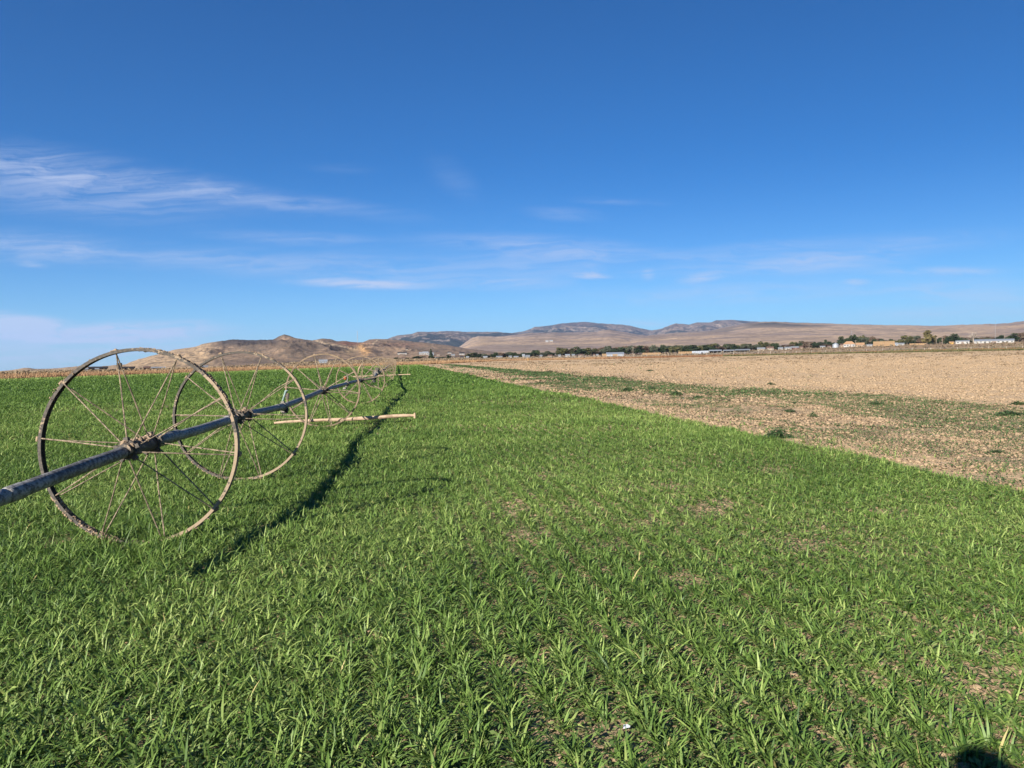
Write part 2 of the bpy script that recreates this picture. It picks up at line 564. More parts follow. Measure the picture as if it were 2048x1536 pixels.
def tint_foot(px, py, t, x, y, z):
    n = fbm(x / 900 + 4, y / 260, 51, 5)
    b = .65 * fbm(px / 150.0 + 2 * n, py / 5.2, 57, 5) + .35 * fbm(x / 190, y / 240, 58, 5)
    c = mixc((.345, .25, .17), (.225, .172, .142), sstep(.42, .58, b))
    c = mixc(c, (.37, .265, .17), sstep(.55, .40, n) * .6)
    c = mixc(c, (.38, .27, .155), .9 * spot(px, py, 968, 680, 40, 7) * sstep(.35, .55, fbm(x / 90, y / 400, 3, 3) + .1))
    f = fbm(x / 260, y / 500, 61, 4)
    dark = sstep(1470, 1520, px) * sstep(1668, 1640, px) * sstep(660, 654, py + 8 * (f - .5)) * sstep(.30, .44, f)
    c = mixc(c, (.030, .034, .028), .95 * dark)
    c = mixc(c, (.09, .08, .065), .7 * sstep(.55, .62, f) * sstep(670, 664, py) * sstep(1350, 1420, px) * sstep(1760, 1700, px))
    c = mixc(c, (.17, .14, .11), .7 * spot(px, py, 1060, 692, 60, 3))
    f2 = fbm(x / 110, y / 260, 65, 4)
    c = mixc(c, (.06, .058, .048), .85 * sstep(.56, .63, f2) * sstep(676, 668, py) * sstep(1260, 1200, px))
    c = mixc(c, (.12, .095, .075), .5 * sstep(.55, .65, fbm(x / 150, y / 90, 69, 4)))
    return c


def tint_mount(px, py, t, x, y, z):
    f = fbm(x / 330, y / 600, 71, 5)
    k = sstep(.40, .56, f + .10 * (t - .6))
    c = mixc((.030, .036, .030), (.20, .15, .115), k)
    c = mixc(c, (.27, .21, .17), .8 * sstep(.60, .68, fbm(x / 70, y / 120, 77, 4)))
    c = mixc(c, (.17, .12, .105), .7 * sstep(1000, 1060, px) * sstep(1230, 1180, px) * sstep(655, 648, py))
    return c


m_hill = tint_mat('hill_ground', .09, (.085, .07, .055), .75, .47, .60, bstr=.8, bdist=5)
m_foot = tint_mat('slope_ground', .04, (.14, .105, .085), .7, .48, .60, bstr=.5, bdist=10)
m_mount = tint_mat('mountain_ground', .028, (.028, .034, .028), .8, .47, .56, bstr=.9, bdist=30)

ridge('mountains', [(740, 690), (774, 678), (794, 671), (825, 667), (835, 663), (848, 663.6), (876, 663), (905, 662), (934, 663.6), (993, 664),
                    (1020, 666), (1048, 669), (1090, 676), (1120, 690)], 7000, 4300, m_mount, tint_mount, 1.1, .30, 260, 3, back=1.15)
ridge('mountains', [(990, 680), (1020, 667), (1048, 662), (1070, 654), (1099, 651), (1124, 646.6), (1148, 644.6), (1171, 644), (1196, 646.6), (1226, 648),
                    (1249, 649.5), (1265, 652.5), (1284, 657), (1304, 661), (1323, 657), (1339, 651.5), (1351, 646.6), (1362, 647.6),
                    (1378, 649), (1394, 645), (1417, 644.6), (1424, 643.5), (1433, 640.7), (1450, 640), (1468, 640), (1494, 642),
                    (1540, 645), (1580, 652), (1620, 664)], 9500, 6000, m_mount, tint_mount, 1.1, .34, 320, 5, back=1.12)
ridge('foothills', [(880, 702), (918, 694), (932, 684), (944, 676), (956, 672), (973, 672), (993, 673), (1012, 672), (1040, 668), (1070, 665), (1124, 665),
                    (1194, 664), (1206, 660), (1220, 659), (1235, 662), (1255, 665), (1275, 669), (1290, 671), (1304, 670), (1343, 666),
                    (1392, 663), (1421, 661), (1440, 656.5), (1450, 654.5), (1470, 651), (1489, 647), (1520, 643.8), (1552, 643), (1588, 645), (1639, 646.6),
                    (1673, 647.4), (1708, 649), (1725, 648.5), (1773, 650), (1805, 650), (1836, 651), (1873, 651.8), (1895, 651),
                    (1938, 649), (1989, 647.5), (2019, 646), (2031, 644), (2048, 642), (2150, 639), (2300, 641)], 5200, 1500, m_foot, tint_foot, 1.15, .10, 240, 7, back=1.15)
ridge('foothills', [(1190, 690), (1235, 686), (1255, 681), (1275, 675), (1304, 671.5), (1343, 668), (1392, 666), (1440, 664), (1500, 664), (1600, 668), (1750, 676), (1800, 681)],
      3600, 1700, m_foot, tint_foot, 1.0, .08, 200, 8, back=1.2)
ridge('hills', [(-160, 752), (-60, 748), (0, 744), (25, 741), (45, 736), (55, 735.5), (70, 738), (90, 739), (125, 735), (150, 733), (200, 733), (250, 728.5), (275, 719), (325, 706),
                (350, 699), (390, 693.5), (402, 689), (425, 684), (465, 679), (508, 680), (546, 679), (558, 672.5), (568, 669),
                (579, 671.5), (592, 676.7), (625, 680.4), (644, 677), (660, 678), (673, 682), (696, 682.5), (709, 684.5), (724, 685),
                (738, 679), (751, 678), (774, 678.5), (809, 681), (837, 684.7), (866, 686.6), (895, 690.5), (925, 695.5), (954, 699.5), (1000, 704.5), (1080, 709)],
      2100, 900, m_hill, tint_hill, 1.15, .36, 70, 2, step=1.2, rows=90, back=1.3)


def surf(X, Yv):
    z = float(gz(X, Yv))
    for s in SURF:
        z = max(z, s(X, Yv))
    return z


def march(px, py, lo=250, hi=6000):
    d = ray(px, py); d = d / math.hypot(d[0], d[1])
    r = lo
    while r < hi:
        p = d * r
        if H + p[2] < surf(p[0], p[1]):
            return np.array([p[0], p[1], surf(p[0], p[1])])
        r *= 1.006
    p = d * 900
    return np.array([p[0], p[1], surf(p[0], p[1])])


def ongr(px, Yd):
    X = (px - 1024 + 1.0) / FPX * Yd
    return np.array([X, Yd, surf(X, Yd)])


HAZE_D = 3.6e-5
# ------------------------------------------------------------------ crop (uncountable blades: one object)


def bare_mask(x, y):
    """0 = bare soil, 1 = full crop"""
    m = np.ones_like(x)
    zone = sstep(-1.6, .6, x + .02 * y) * sstep(2.2, 3.2, y) * sstep(26, 10, y)
    n = fbm(x * 1.15, y * .8, 101, 4)
    m -= zone * sstep(.64, .76, n) * .35
    n2 = fbm(x * .5, y * .45, 131, 3)
    m -= .22 * sstep(-3, 1, x) * sstep(.50, .66, n2) * sstep(40, 8, y)
    for (px, py, sx, sy) in ((1050, 1062, .16, .22), (1025, 1010, .22, .3), (1085, 948, .2, .3), (1415, 1015, .22, .26), (1450, 1000, .16, .14), (1295, 1042, .2, .12),
                             (1130, 1012, .16, .14), (1600, 1080, .3, .16), (1030, 1310, .18, .1), (1090, 1450, .16, .12), (1250, 1455, .16, .1), (1190, 1450, .12, .08),
                             (1245, 975, .2, .2), (1340, 970, .25, .2), (1545, 935, .3, .3), (1775, 1012, .25, .2), (1385, 1148, .12, .1), (1945, 1365, .14, .08),
                             (1210, 1085, .2, .14), (690, 1262, .12, .08), (535, 1045, .16, .1), (110, 1070, .35, .2), (1735, 1222, .08, .05), (1690, 1255, .08, .05), (250, 1080, .2, .16)):
        sx *= 1.0; sy *= 1.1; d = ray(px, py); q = -(H - .05) / d[2]; cx, cy = d[0] * q, d[1] * q
        rr_ = ((x - cx) / sx) ** 2 + ((y - cy) / (sy * 1.5)) ** 2
        m -= 1.1 * np.exp(-rr_ * 1.5) * (.55 + .8 * vnoise(x * 11, y * 11, 7))
    return np.clip(m, 0, 1)


def in_crop(x, y):
    return (edge_u(x, y) < 1.2) & ((left_far(x, y) > 0)) & (np.hypot(x, y) < 300)


def plants(y0, y1, per_m2, rows):
    """points per band; in rows along the crop edge when rows is True"""
    xm = .70 * y1 + 2.5
    area = (2 * xm) * (y1 - y0)
    n = int(area * per_m2)
    x = rng.uniform(-xm, xm, n); y = rng.uniform(y0, y1, n)
    if rows:
        u = edge_u(x, y)
        k = np.round(u / .175)
        uu = k * .175 + rng.normal(0, 1, n) * (.020 + .034 * sstep(.3, -1.5, x)) + .03 * (fbm(y * 1.3, k * 3.1, 55, 2) - .5)
        x = x + (uu - u)
    ok = (np.abs(x) < .70 * y + 1.8) & in_crop(x, y)
    e = edge_u(x, y) + .55 * (fbm(x * 1.4, y * 1.4, 31, 3) - .5) + .35 * (fbm(y * .25, y * 0, 37, 3) - .5)
    ok &= (e < .10) | ((e < 1.1) & (rng.random(n) < .035))
    return x[ok], y[ok]


def blades(x, y, nper, L, Wd, nseg, droop=(.2, 1.5), el=(rad(8), rad(80)), zoff=None, Lsd=.25):
    """arrays of bent leaf blades; nseg = 3: 7 verts, 2: 5 verts, 1: 3 verts"""
    n = len(x)
    rep = np.repeat(np.arange(n), nper)
    N = len(rep)
    bx = x[rep] + rng.normal(0, .008, N); by = y[rep] + rng.normal(0, .008, N)
    pl = np.clip(rng.normal(1, .18, n), .55, 1.6)
    Ls = (L if np.isscalar(L) else L[rep]) * pl[rep] * np.clip(rng.normal(1, Lsd, N), .35, 1.7)
    Ws = (Wd if np.isscalar(Wd) else Wd[rep]) * np.clip(rng.normal(1, .25, N), .5, 1.8)
    az = rng.uniform(0, 2 * np.pi, N)
    e0 = rng.uniform(el[0], el[1], N); dr = rng.uniform(droop[0], droop[1], N)
    ss = np.linspace(0, 1, nseg + 1)
    ds = 1.0 / nseg
    hx = np.cos(az); hy = np.sin(az)
    sxv = -hy; syv = hx
    px_ = bx.copy(); py_ = by.copy(); pz_ = gnear(bx, by) - .01 if zoff is None else gnear(bx, by) + zoff
    roll = rng.normal(0, .5, N)
    prof = {3: (.55, 1.0, .75, 0), 2: (.75, 1.0, 0), 1: (1.0, 0)}[nseg]
    V = []
    for i, s in enumerate(ss):
        th = e0 - dr * s
        wv = Ws * prof[i] * .5
        rl = roll * (.4 + s)
        cx = sxv * np.cos(rl) - hx * np.sin(th) * np.sin(rl) * .6; cy = syv * np.cos(rl) - hy * np.sin(th) * np.sin(rl) * .6
        cz = np.sin(rl) * np.cos(th)
        if prof[i] == 0:
            V.append(np.stack([px_, py_, pz_], -1))
        else:
            V.append(np.stack([px_ - cx * wv, py_ - cy * wv, pz_ - cz * wv], -1))
            V.append(np.stack([px_ + cx * wv, py_ + cy * wv, pz_ + cz * wv], -1))
        thm = e0 - dr * (s + ds * .5)
        px_ = px_ + np.cos(thm) * hx * Ls * ds; py_ = py_ + np.cos(thm) * hy * Ls * ds; pz_ = pz_ + np.sin(thm) * Ls * ds
    verts = np.stack(V, 1)                       # N, nv, 3
    nv = verts.shape[1]
    pr = np.clip(rng.normal(.5, .22, n), 0, 1)
    patch = fbm(x * .6, y * .6, 88, 3) - .5
    rnd = np.clip(pr[rep] * .45 + rng.random(N) * .55 + patch[rep] * .5, 0, 1)
    far = sstep(16, 60, np.hypot(x, y))[rep]
    endz = (sstep(34, 8, left_far(x, y)) * far[::nper] if False else sstep(30, 6, left_far(x, y)))[rep]
    rnd = rnd * (1 - .8 * far) + .8 * far * (.30 + .15 * (patch[rep])) + .42 * endz * (np.hypot(x, y) > 60)[rep]
    yel = rng.random(N) < .003
    rnd = np.where(yel, 1.25, rnd)
    base = np.arange(N)[:, None] * nv
    quads = [[2 * i, 2 * i + 1, 2 * i + 3, 2 * i + 2] for i in range(nseg - 1)]
    tri = [2 * (nseg - 1), 2 * (nseg - 1) + 1, 2 * nseg]
    pat = np.array(sum(quads, []) + tri)
    loops = (base + pat[None]).ravel()
    tot = np.tile([4] * (nseg - 1) + [3], N)
    return verts.reshape(-1, 3), loops, tot, np.repeat(rnd, nv)


def merge(parts):
    V, Lp, T, Rn = [], [], [], []; off = 0
    for v, l, tt, r in parts:
        V.append(v); Lp.append(l + off); T.append(tt); Rn.append(r); off += len(v)
    T = np.concatenate(T)
    st = np.concatenate([[0], np.cumsum(T)[:-1]])
    return np.concatenate(V), np.concatenate(Lp), st, T, np.concatenate(Rn)


m_crop, t, out = new_mat('crop_leaf')
a = t.new('ShaderNodeAttribute', attribute_name='rnd'); r = a.outputs['Fac']
c = t.mix(t.mr(r, .05, .5), (.032, .070, .016), (.110, .182, .038))
c = t.mix(t.mr(r, .5, .98), c, (.29, .36, .11))
c = t.mix(t.mr(r, 1.1, 1.2), c, (.36, .31, .13))
p = t.new('ShaderNodeBsdfPrincipled'); t.put(p.inputs['Base Color'], c); p.inputs['Roughness'].default_value = .5
p.inputs['Specular IOR Level'].default_value = .22
tr = t.new('ShaderNodeBsdfTranslucent'); t.put(tr.inputs['Color'], t.mix(.5, c, (.12, .26, .03)))
mx = t.new('ShaderNodeMixShader'); mx.inputs[0].default_value = .22
t.l.new(p.outputs[0], mx.inputs[1]); t.l.new(tr.outputs[0], mx.inputs[2]); t.l.new(mx.outputs[0], out.inputs['Surface'])

parts = []
for (y0, y1, dens, nper, L, Wd, ns) in ((1.6, 5.0, 1000, 8, .089, .0080, 3), (5.0, 9.5, 950, 7, .081, .0080, 3), (9.5, 15, 640, 6, .090, .0090, 2),
                                        (15, 24, 300, 5, .10, .0115, 2), (24, 42, 120, 4, .115, .019, 2), (42, 80, 30, 3, .13, .048, 2), (80, 135, 12, 3, .135, .10, 2), (135, 215, 5, 3, .14, .18, 2)):
    x, y = plants(y0, y1, dens, y1 <= 24)
    keep = rng.random(len(x)) < bare_mask(x, y) if y1 < 50 else np.ones(len(x), bool)
    x, y = x[keep], y[keep]
    vig = (1 + .75 * np.exp(-((x + 3.1) / 1.0) ** 2 - ((y - 6.3) / .9) ** 2)) * (.88 + .30 * fbm(x * .45, y * .3, 66, 3)) * (1 - .22 * sstep(-2, 1.5, x) * sstep(14, 5, y) * (fbm(x * .9, y * .9, 67, 2)))
    parts.append(blades(x, y, nper, L * vig, Wd, ns))
v, l, st_, tt, rn = merge(parts)
print('crop faces', len(tt))
crop = link('crop', np_mesh('crop', v, l, st_, tt, {'rnd': rn}), m_crop)
print('crop verts', len(v))
tag(crop, 'dense green young grain crop growing in rows over the left of the field', 'crop', kind='stuff')

# ------------------------------------------------------------------ low broad-leaved weeds: between the rows and in the green band of the bare strip


def leaflets(x, y, size, zlo, zhi, tilt=.5):
    N = len(x)
    az = rng.uniform(0, 2 * np.pi, N); tl = rng.normal(0, tilt, N); t2 = rng.normal(0, tilt, N)
    s = (size if np.isscalar(size) else size) * np.clip(rng.normal(1, .3, N), .4, 2)
    ax = np.stack([np.cos(az), np.sin(az), np.sin(tl)], -1) * s[:, None]
    bx = np.stack([-np.sin(az), np.cos(az), np.sin(t2)], -1) * (s * .55)[:, None]
    c = np.stack([x, y, gnear(x, y) + rng.uniform(zlo, zhi, N)], -1)
    verts = np.stack([c - ax * .5, c - bx * .45, c + ax * .5, c + bx * .45], 1).reshape(-1, 3)
    loops = np.arange(N * 4); tot = np.full(N, 4)
    return verts, loops, tot, np.repeat(rng.random(N), 4)


def band_mask(x, y):
    """green weed band in the bare strip right of the crop"""
    u = edge_u(x, y)
    uc = np.interp(y, [10, 15, 23, 35, 71, 110, 200], [5.2, 5.9, 7.6, 5.6, 6.0, 6.0, 5.5])
    hw = np.interp(y, [10, 15, 23, 35, 71, 110, 200], [1.6, 2.2, 3.4, 3.0, 2.2, 1.8, 1.2])
    n = fbm(u * .55, y * .22, 141, 4); n2 = fbm(u * 2.6, y * 1.4, 143, 4)
    g = np.exp(-((u - uc) / hw) ** 2)
    side = np.exp(-((u - 1.6) / 2.4) ** 2) * .84 * (.7 + .3 * sstep(30, 14, y)) + .34 * sstep(17, 9, y)
    m = sstep(.52, .78, g * .62 + side * .42 + n * .52 - .02 + (n2 - .5) * .55)
    return m * sstep(-.5, -.1, u)


parts = []
x, y = plants(1.6, 7.0, 3400, False)
parts.append(leaflets(x, y, .021, .004, .04))
x, y = plants(7.0, 13, 1300, False)
parts.append(leaflets(x, y, .026, .004, .045))
v, l, st_, tt, rn = merge(parts)
m_under = leaf_mat('undergrowth_leaf', (.045, .088, .022), (.085, .135, .036), (.15, .18, .06), .2)
o = link('undergrowth', np_mesh('undergrowth', v, l, st_, tt, {'rnd': rn}), m_under)
tag(o, 'tiny broad weed leaves on the soil between the crop rows', 'weeds', kind='stuff')

parts = []
for (y0, y1, dens, sz) in ((6, 14, 1100, .026), (14, 26, 750, .034), (26, 45, 300, .058), (45, 80, 100, .11), (80, 170, 22, .22)):
    xm = .70 * y1 + 1
    n = int(min(dens * (xm + 12 + .155 * y1) * (y1 - y0), 1.6e6))
    x = rng.uniform(-(.155 * y1) + 5, min(xm, 24), int(dens * (min(xm, 24) + .155 * y1 - 5) * (y1 - y0))); y = rng.uniform(y0, y1, len(x))
    ok = (np.abs(x) < .70 * y + 1.5) & (edge_u(x, y) > -.4)
    x, y = x[ok], y[ok]
    k = rng.random(len(x)) < band_mask(x, y) * .85 + .004
    x, y = x[k], y[k]
    parts.append(leaflets(x, y, sz, .005, .03 + sz * .45, .45))
v, l, st_, tt, rn = merge(parts)
m_band = leaf_mat('low_weed_leaf', (.04, .078, .026), (.065, .122, .038), (.11, .165, .058), .2)
o = link('low_weeds', np_mesh('low_weeds', v, l, st_, tt, {'rnd': rn}), m_band)
tag(o, 'low green weed mat in patches on the bare strip right of the crop', 'weeds', kind='stuff')

m_resid = leaf_mat('crop_residue_flake', (.05, .04, .028), (.09, .071, .048), (.17, .13, .085), .1, .9, .03)  # old residue; its dark colour and density also paint in shadows between clods
parts = []
for (y0, y1, dens, sz) in ((6, 13, 520, .030), (13, 24, 260, .043), (24, 42, 80, .072), (42, 80, 20, .13)):
    x = rng.uniform(-(.155 * y1) + 5, min(.70 * y1 + 1, 24), int(dens * (min(.7 * y1 + 1, 24) + .155 * y1 - 5) * (y1 - y0))); y = rng.uniform(y0, y1, len(x))
    u = edge_u(x, y)
    m = sstep(.0, .8, u) * sstep(12.5, 7.5, u) * sstep(.36, .52, .6 * fbm(u * .7, y * .3, 161, 4) + .4 * fbm(u * 3.2, y * 1.6, 163, 3))
    ok = (np.abs(x) < .70 * y + 1.5) & (rng.random(len(x)) < m * .9 + .02 * (u > 0))
    parts.append(leaflets(x[ok], y[ok], sz, .0, .012 + sz * .2, .28))
v, l, st_, tt, rn = merge(parts)
o = link('crop_residue', np_mesh('crop_residue', v, l, st_, tt, {'rnd': rn}), m_resid)
tag(o, 'grey brown flakes of old crop residue on the bare strip', 'residue', kind='stuff')

# ------------------------------------------------------------------ clods of dry soil


def clods(bands):
    parts = []
    for (x, y, size) in bands:
        N = len(x)
        k = np.clip(rng.lognormal(0, .5, N), .35, 3.2) * size
        nv = len(ICO1_V)
        V = ICO1_V[None] * (1 + .5 * (rng.random((N, nv, 1)) - .5)) * k[:, None, None] * np.array([1, 1, .72])
        a = rng.uniform(0, 6.28, N); ca, sa = np.cos(a)[:, None], np.sin(a)[:, None]
        X_ = V[..., 0] * ca - V[..., 1] * sa * 1.3; Y_ = V[..., 0] * sa + V[..., 1] * ca * 1.3
        W = np.stack([X_ + x[:, None], Y_ + y[:, None], V[..., 2] + (gnear(x, y) + k * .15)[:, None]], -1)
        F = ICO1_F.ravel()
        loops = (np.arange(N)[:, None] * nv + F[None]).ravel()
        parts.append((W.reshape(-1, 3), loops, np.full(N * len(ICO1_F), 3), np.repeat(rng.random(N), nv)))
    return merge(parts)


bands = []
for (y0, y1, dens, sz) in ((6, 12, 320, .0115), (12, 22, 230, .015), (22, 40, 85, .021), (40, 75, 22, .029), (75, 140, 5.5, .042)):
    xm = .70 * y1 + 1
    x = rng.uniform(-(.155 * y1) + 5, xm, int(dens * (xm + .155 * y1 - 5) * (y1 - y0))); y = rng.uniform(y0, y1, len(x))
    ok = (np.abs(x) < .70 * y + 1.5) & (edge_u(x, y) > .2) & (rng.random(len(x)) < sstep(.3, .62, fbm(edge_u(x, y) * .8, y * .35, 201, 4)) + .12)
    bands.append((x[ok], y[ok], sz))
x, y = plants(1.8, 15, 190, False)
k = rng.random(len(x)) < (1 - bare_mask(x, y)) * .9
bands.append((x[k], y[k], .0085))
v, l, st_, tt, rn = clods(bands)
print('clod faces', len(tt))
m_clod, t, out = new_mat('clod_soil')
a = t.new('ShaderNodeAttribute', attribute_name='rnd'); geo = t.new('ShaderNodeNewGeometry')
nz = t.noise(geo.outputs['Position'], 40, 5, .65)
c = t.mix(a.outputs['Fac'], (.228, .164, .103), (.315, .232, .150))
principled(t, out, t.mix(t.mr(nz, .35, .7, .3, 0), c, (.18, .125, .08)), .95, .04, bump=nz, bstr=.6, bdist=.01)
o = link('soil_clods', np_mesh('soil_clods', v, l, st_, tt, {'rnd': rn}), m_clod)
tag(o, 'loose tan clods of dry soil strewn over the ploughed field', 'soil', kind='stuff')

# ------------------------------------------------------------------ single weeds and tufts that stand out
m_weed = leaf_mat('weed_leaf', (.025, .055, .022), (.05, .095, .035), (.10, .15, .06), .25)
m_dryweed = leaf_mat('dry_weed_leaf', (.10, .075, .045), (.17, .125, .075), (.27, .20, .12), .15)


def weed_mesh(name, n=420, flat=.5, seed=0, up=False):
    g = np.random.default_rng(seed)
    N = n
    a = g.uniform(0, 6.28, N); rr_ = g.random(N) ** .6
    lob = 1 + .22 * np.sin(a * 3 + seed) + .12 * np.sin(a * 5 + 2 * seed)
    x = np.cos(a) * rr_ * .5 * lob; y = np.sin(a) * rr_ * .5 * lob
    hmax = flat * (1 - .75 * rr_ ** 1.6) * (.7 + .5 * g.random(N))
    z = hmax * g.random(N) ** .7
    s = g.uniform(.08, .16, N)
    az = g.uniform(0, 6.28, N); el = g.uniform(-.3, 1.2 if up else .7, N)
    ax = np.stack([np.cos(az) * np.cos(el), np.sin(az) * np.cos(el), np.sin(el)], -1) * s[:, None]
    bx = np.stack([-np.sin(az), np.cos(az), g.normal(0, .4, N)], -1) * (s * .32)[:, None]
    c = np.stack([x, y, z], -1)
    verts = np.stack([c - ax * .5, c - bx * .5, c + ax * .7, c + bx * .5], 1).reshape(-1, 3)
    return np_mesh(name, verts, np.arange(N * 4), np.arange(N) * 4, np.full(N, 4), {'rnd': np.repeat(g.random(N), 4)})


WM = [weed_mesh('weed_plant', 800, .50, 3), weed_mesh('weed_plant', 700, .36, 5), weed_mesh('weed_plant', 480, .65, 8, True), weed_mesh('weed_plant', 600, .26, 12)]
for mm in WM:
    mm.materials.append(m_weed)
WEEDS = [  # px, py(base), width m, variant, label
    (1556, 876, .48, 0, 'bushy dark green weed at the corner of the crop edge, largest of the weeds', 1.0),
    (1995, 906, .27, 3, 'flat yellow green weed on bare soil at the right, nearest of the weeds', .9),
    (1626, 832, .22, 2, 'upright grey green weed with thin stems on the bare strip', 1.3),
    (1750, 808, .50, 1, 'dark green weed clump in the middle of the green weed band', .8),
    (2018, 827, .75, 3, 'long flat green weed lying at the right border of the picture', .8),
    (2038, 807, .45, 1, 'rounded dark green weed cut by the right border of the picture', 1.0),
    (1578, 822, .40, 3, 'low pale green weed left of the upright grey green weed', .9),
    (1592, 806, .30, 1, 'small dark weed beside the left end of the green weed band', 1.0),
    (1541, 768, .55, 1, 'dark weed on the upper margin of the band, against the ploughed field', .9),
    (1257, 780, .65, 1, 'wide dark green weed halfway along the bare strip', 1.0),
    (1303, 778, .50, 0, 'round dark weed just right of the wide dark green weed', .9),
    (1352, 789, .48, 0, 'dark green bushy weed between the round weed and the low spreading weed', .9),
    (1397, 794, .45, 3, 'low spreading weed halfway along the bare strip', .9),
    (1213, 771, .60, 3, 'thin flat weed left of the wide dark green weed', .8),
    (1168, 762, .50, 1, 'small dark weed near the middle of the bare strip', .9),
    (1081, 767, .55, 1, 'dark weed close to the crop edge halfway to the far end', .8),
    (1300, 742, .9, 1, 'lone dark weed out in the ploughed field', .7),
    (1146, 747, .8, 3, 'flat weed on the far part of the bare strip', .7),
    (973, 754, .7, 3, 'small weed touching the crop edge far off', .8),
    (1100, 744, 1.2, 1, 'broad dark weed patch at the far end of the band', .5),
    (1030, 741, 1.6, 3, 'long low green tuft at the far end of the bare strip', .5),
    (905, 735, 1.8, 3, 'farthest green tuft, near the far corner of the crop', .5),
]
for i, (px, py, wd, k, lab, hs) in enumerate(WEEDS):
    d = ray(px, py); q = -(H - .02) / d[2]; x, y = d[0] * q, d[1] * q
    o = link('weed', WM[k]) if False else bpy.data.objects.new('weed', WM[k])
    COL.objects.link(o)
    o.location = (x, y, float(gnear(np.array(x), np.array(y))) - .01); o.scale = (wd, wd * .75, wd * .75 * hs); o.rotation_euler.z = i * 1.7
    tag(o, lab, 'weed', 'weeds on the bare strip')

# scattered dark crumbs of old stubble over the ploughed field
xs, ys = [], []
x = rng.uniform(-10, 190, 9000); y = rng.uniform(14, 240, 9000)
ok = (edge_u(x, y) > 9) & (np.abs(x) < .72 * y) & (np.hypot(x, y) < 285) & (rng.random(9000) < .26 + .6 * sstep(.55, .7, fbm(x * .05, y * .2, 301, 3)))
x, y = x[ok], y[ok]
rep = np.repeat(np.arange(len(x)), 9)
sc = np.clip(np.hypot(x, y) / 60, .6, 3)[rep]
x = x[rep] + rng.normal(0, .16, len(rep)) * sc; y = y[rep] + rng.normal(0, .16, len(rep)) * sc
v, l, tt, rn = leaflets(x, y, .09 * sc, .01, .10, .7)
o = link('stubble', np_mesh('stubble', v, l, np.arange(len(tt)) * 4, tt, {'rnd': rn}), m_dryweed)
tag(o, 'dark dry stubble scraps scattered over the tan ploughed field', 'stubble', kind='stuff')

# ------------------------------------------------------------------ dry rust coloured weeds along the far ends of the fields


def strip_points(path, width, n):
    path = np.array(path, float)
    seg = np.hypot(*np.diff(path, axis=0).T); cum = np.concatenate([[0], np.cumsum(seg)])
    d = rng.uniform(0, cum[-1], n)
    x = np.interp(d, cum, path[:, 0]); y = np.interp(d, cum, path[:, 1])
    j = np.clip(np.searchsorted(cum, d) - 1, 0, len(seg) - 1)
    tx = np.diff(path[:, 0])[j] / seg[j]; ty = np.diff(path[:, 1])[j] / seg[j]
    o = rng.uniform(0, width, n)
    return x - ty * o, y + tx * o


m_rust = leaf_mat('rust_weed_leaf', (.15, .072, .04), (.25, .138, .075), (.37, .25, .14), .15, .8, .05)
parts = []
arc = [(290 * math.sin(a), 290 * math.cos(a)) for a in np.linspace(.85, -.02, 16)]
for (path, width, n, L, W_) in (([(-130, -75), (-75, 57), (-61, 91), (-49, 120), (-36, 150), (-20, 190)], 14, 75000, .46, .05),
                                ([(-20, 190), (-14, 215), (-10, 250), (-4, 290)], 14, 20000, .5, .11),
                                ([(p_[0] * 1.0, p_[1] * 1.0) for p_ in reversed(arc)], 16, 60000, .5, .13)):
    path = [(a, b) for a, b in path]
    x, y = strip_points(path, width, n)
    ok = (np.abs(x) < .74 * y)
    x, y = x[ok], y[ok]
    hgt = L * (.55 + .9 * fbm(x * .12, y * .12, 401, 3))
    parts.append(blades(x, y, 2, hgt, W_, 2, (.1, .7), (rad(60), rad(92))))
v, l, st_, tt, rn = merge(parts)
o = link('dry_weeds', np_mesh('dry_weeds', v, l, st_, tt, {'rnd': rn}), m_rust)
tag(o, 'strip of dry rust brown weeds along the far ends of the fields', 'dry weeds', kind='stuff')

# dull green grass strip in front of the fence at the right
m_gs = leaf_mat('ditch_grass_leaf', (.08, .085, .04), (.12, .115, .055), (.19, .165, .085), .15, .8, .05)
arc2 = [(287 * math.sin(a), 287 * math.cos(a)) for a in np.linspace(.72, .27, 12)]
x, y = strip_points(list(reversed(arc2)), 4.5, 9000)
arc3 = [(330 * math.sin(a), 330 * math.cos(a)) for a in np.linspace(.72, .45, 12)]
x2, y2 = strip_points(list(reversed(arc3)), 22, 9000)
parts = [blades(x, y, 2, .55 + 0 * x, .26, 2, (.3, 1.0), (rad(55), rad(90))), blades(x2, y2, 2, .6 + 0 * x2, .3, 2, (.3, 1.0), (rad(55), rad(90)))]
v, l, st_, tt, rn = merge(parts)
o = link('ditch_grass', np_mesh('ditch_grass', v, l, st_, tt, {'rnd': rn}), m_gs)
tag(o, 'dull green grass strip along the far right end of the ploughed field', 'grass', kind='stuff')

# grey green scrub on the plain between the field end and the town
m_scrub = leaf_mat('scrub_leaf', (.11, .09, .06), (.17, .135, .09), (.24, .185, .12), .1, .9, .03)
n = 42000
r_ = rng.uniform(150, 900, n); a_ = rng.uniform(-.62, .62, n)
x = r_ * np.sin(a_); y = r_ * np.cos(a_)
ok = ((left_far(x, y) < -16) & (edge_u(x, y) < 0)) | (r_ > 330)
ok &= (a_ < .05) | (rng.random(n) < .22)
ok &= rng.random(n) < sstep(.38, .6, fbm(x / 60, y / 60, 411, 4)) + .1
x, y = x[ok], y[ok]
v, l, tt, rn = blades(x, y, 3, np.interp(np.hypot(x, y), [150, 900], [.5, 1.1]), np.interp(np.hypot(x, y), [150, 900], [.35, 1.2]), 2, (.3, 1.2), (rad(40), rad(90)))
st_ = np.concatenate([[0], np.cumsum(tt)[:-1]])
o = link('scrub', np_mesh('scrub', v, l, st_, tt, {'rnd': rn}), m_scrub)
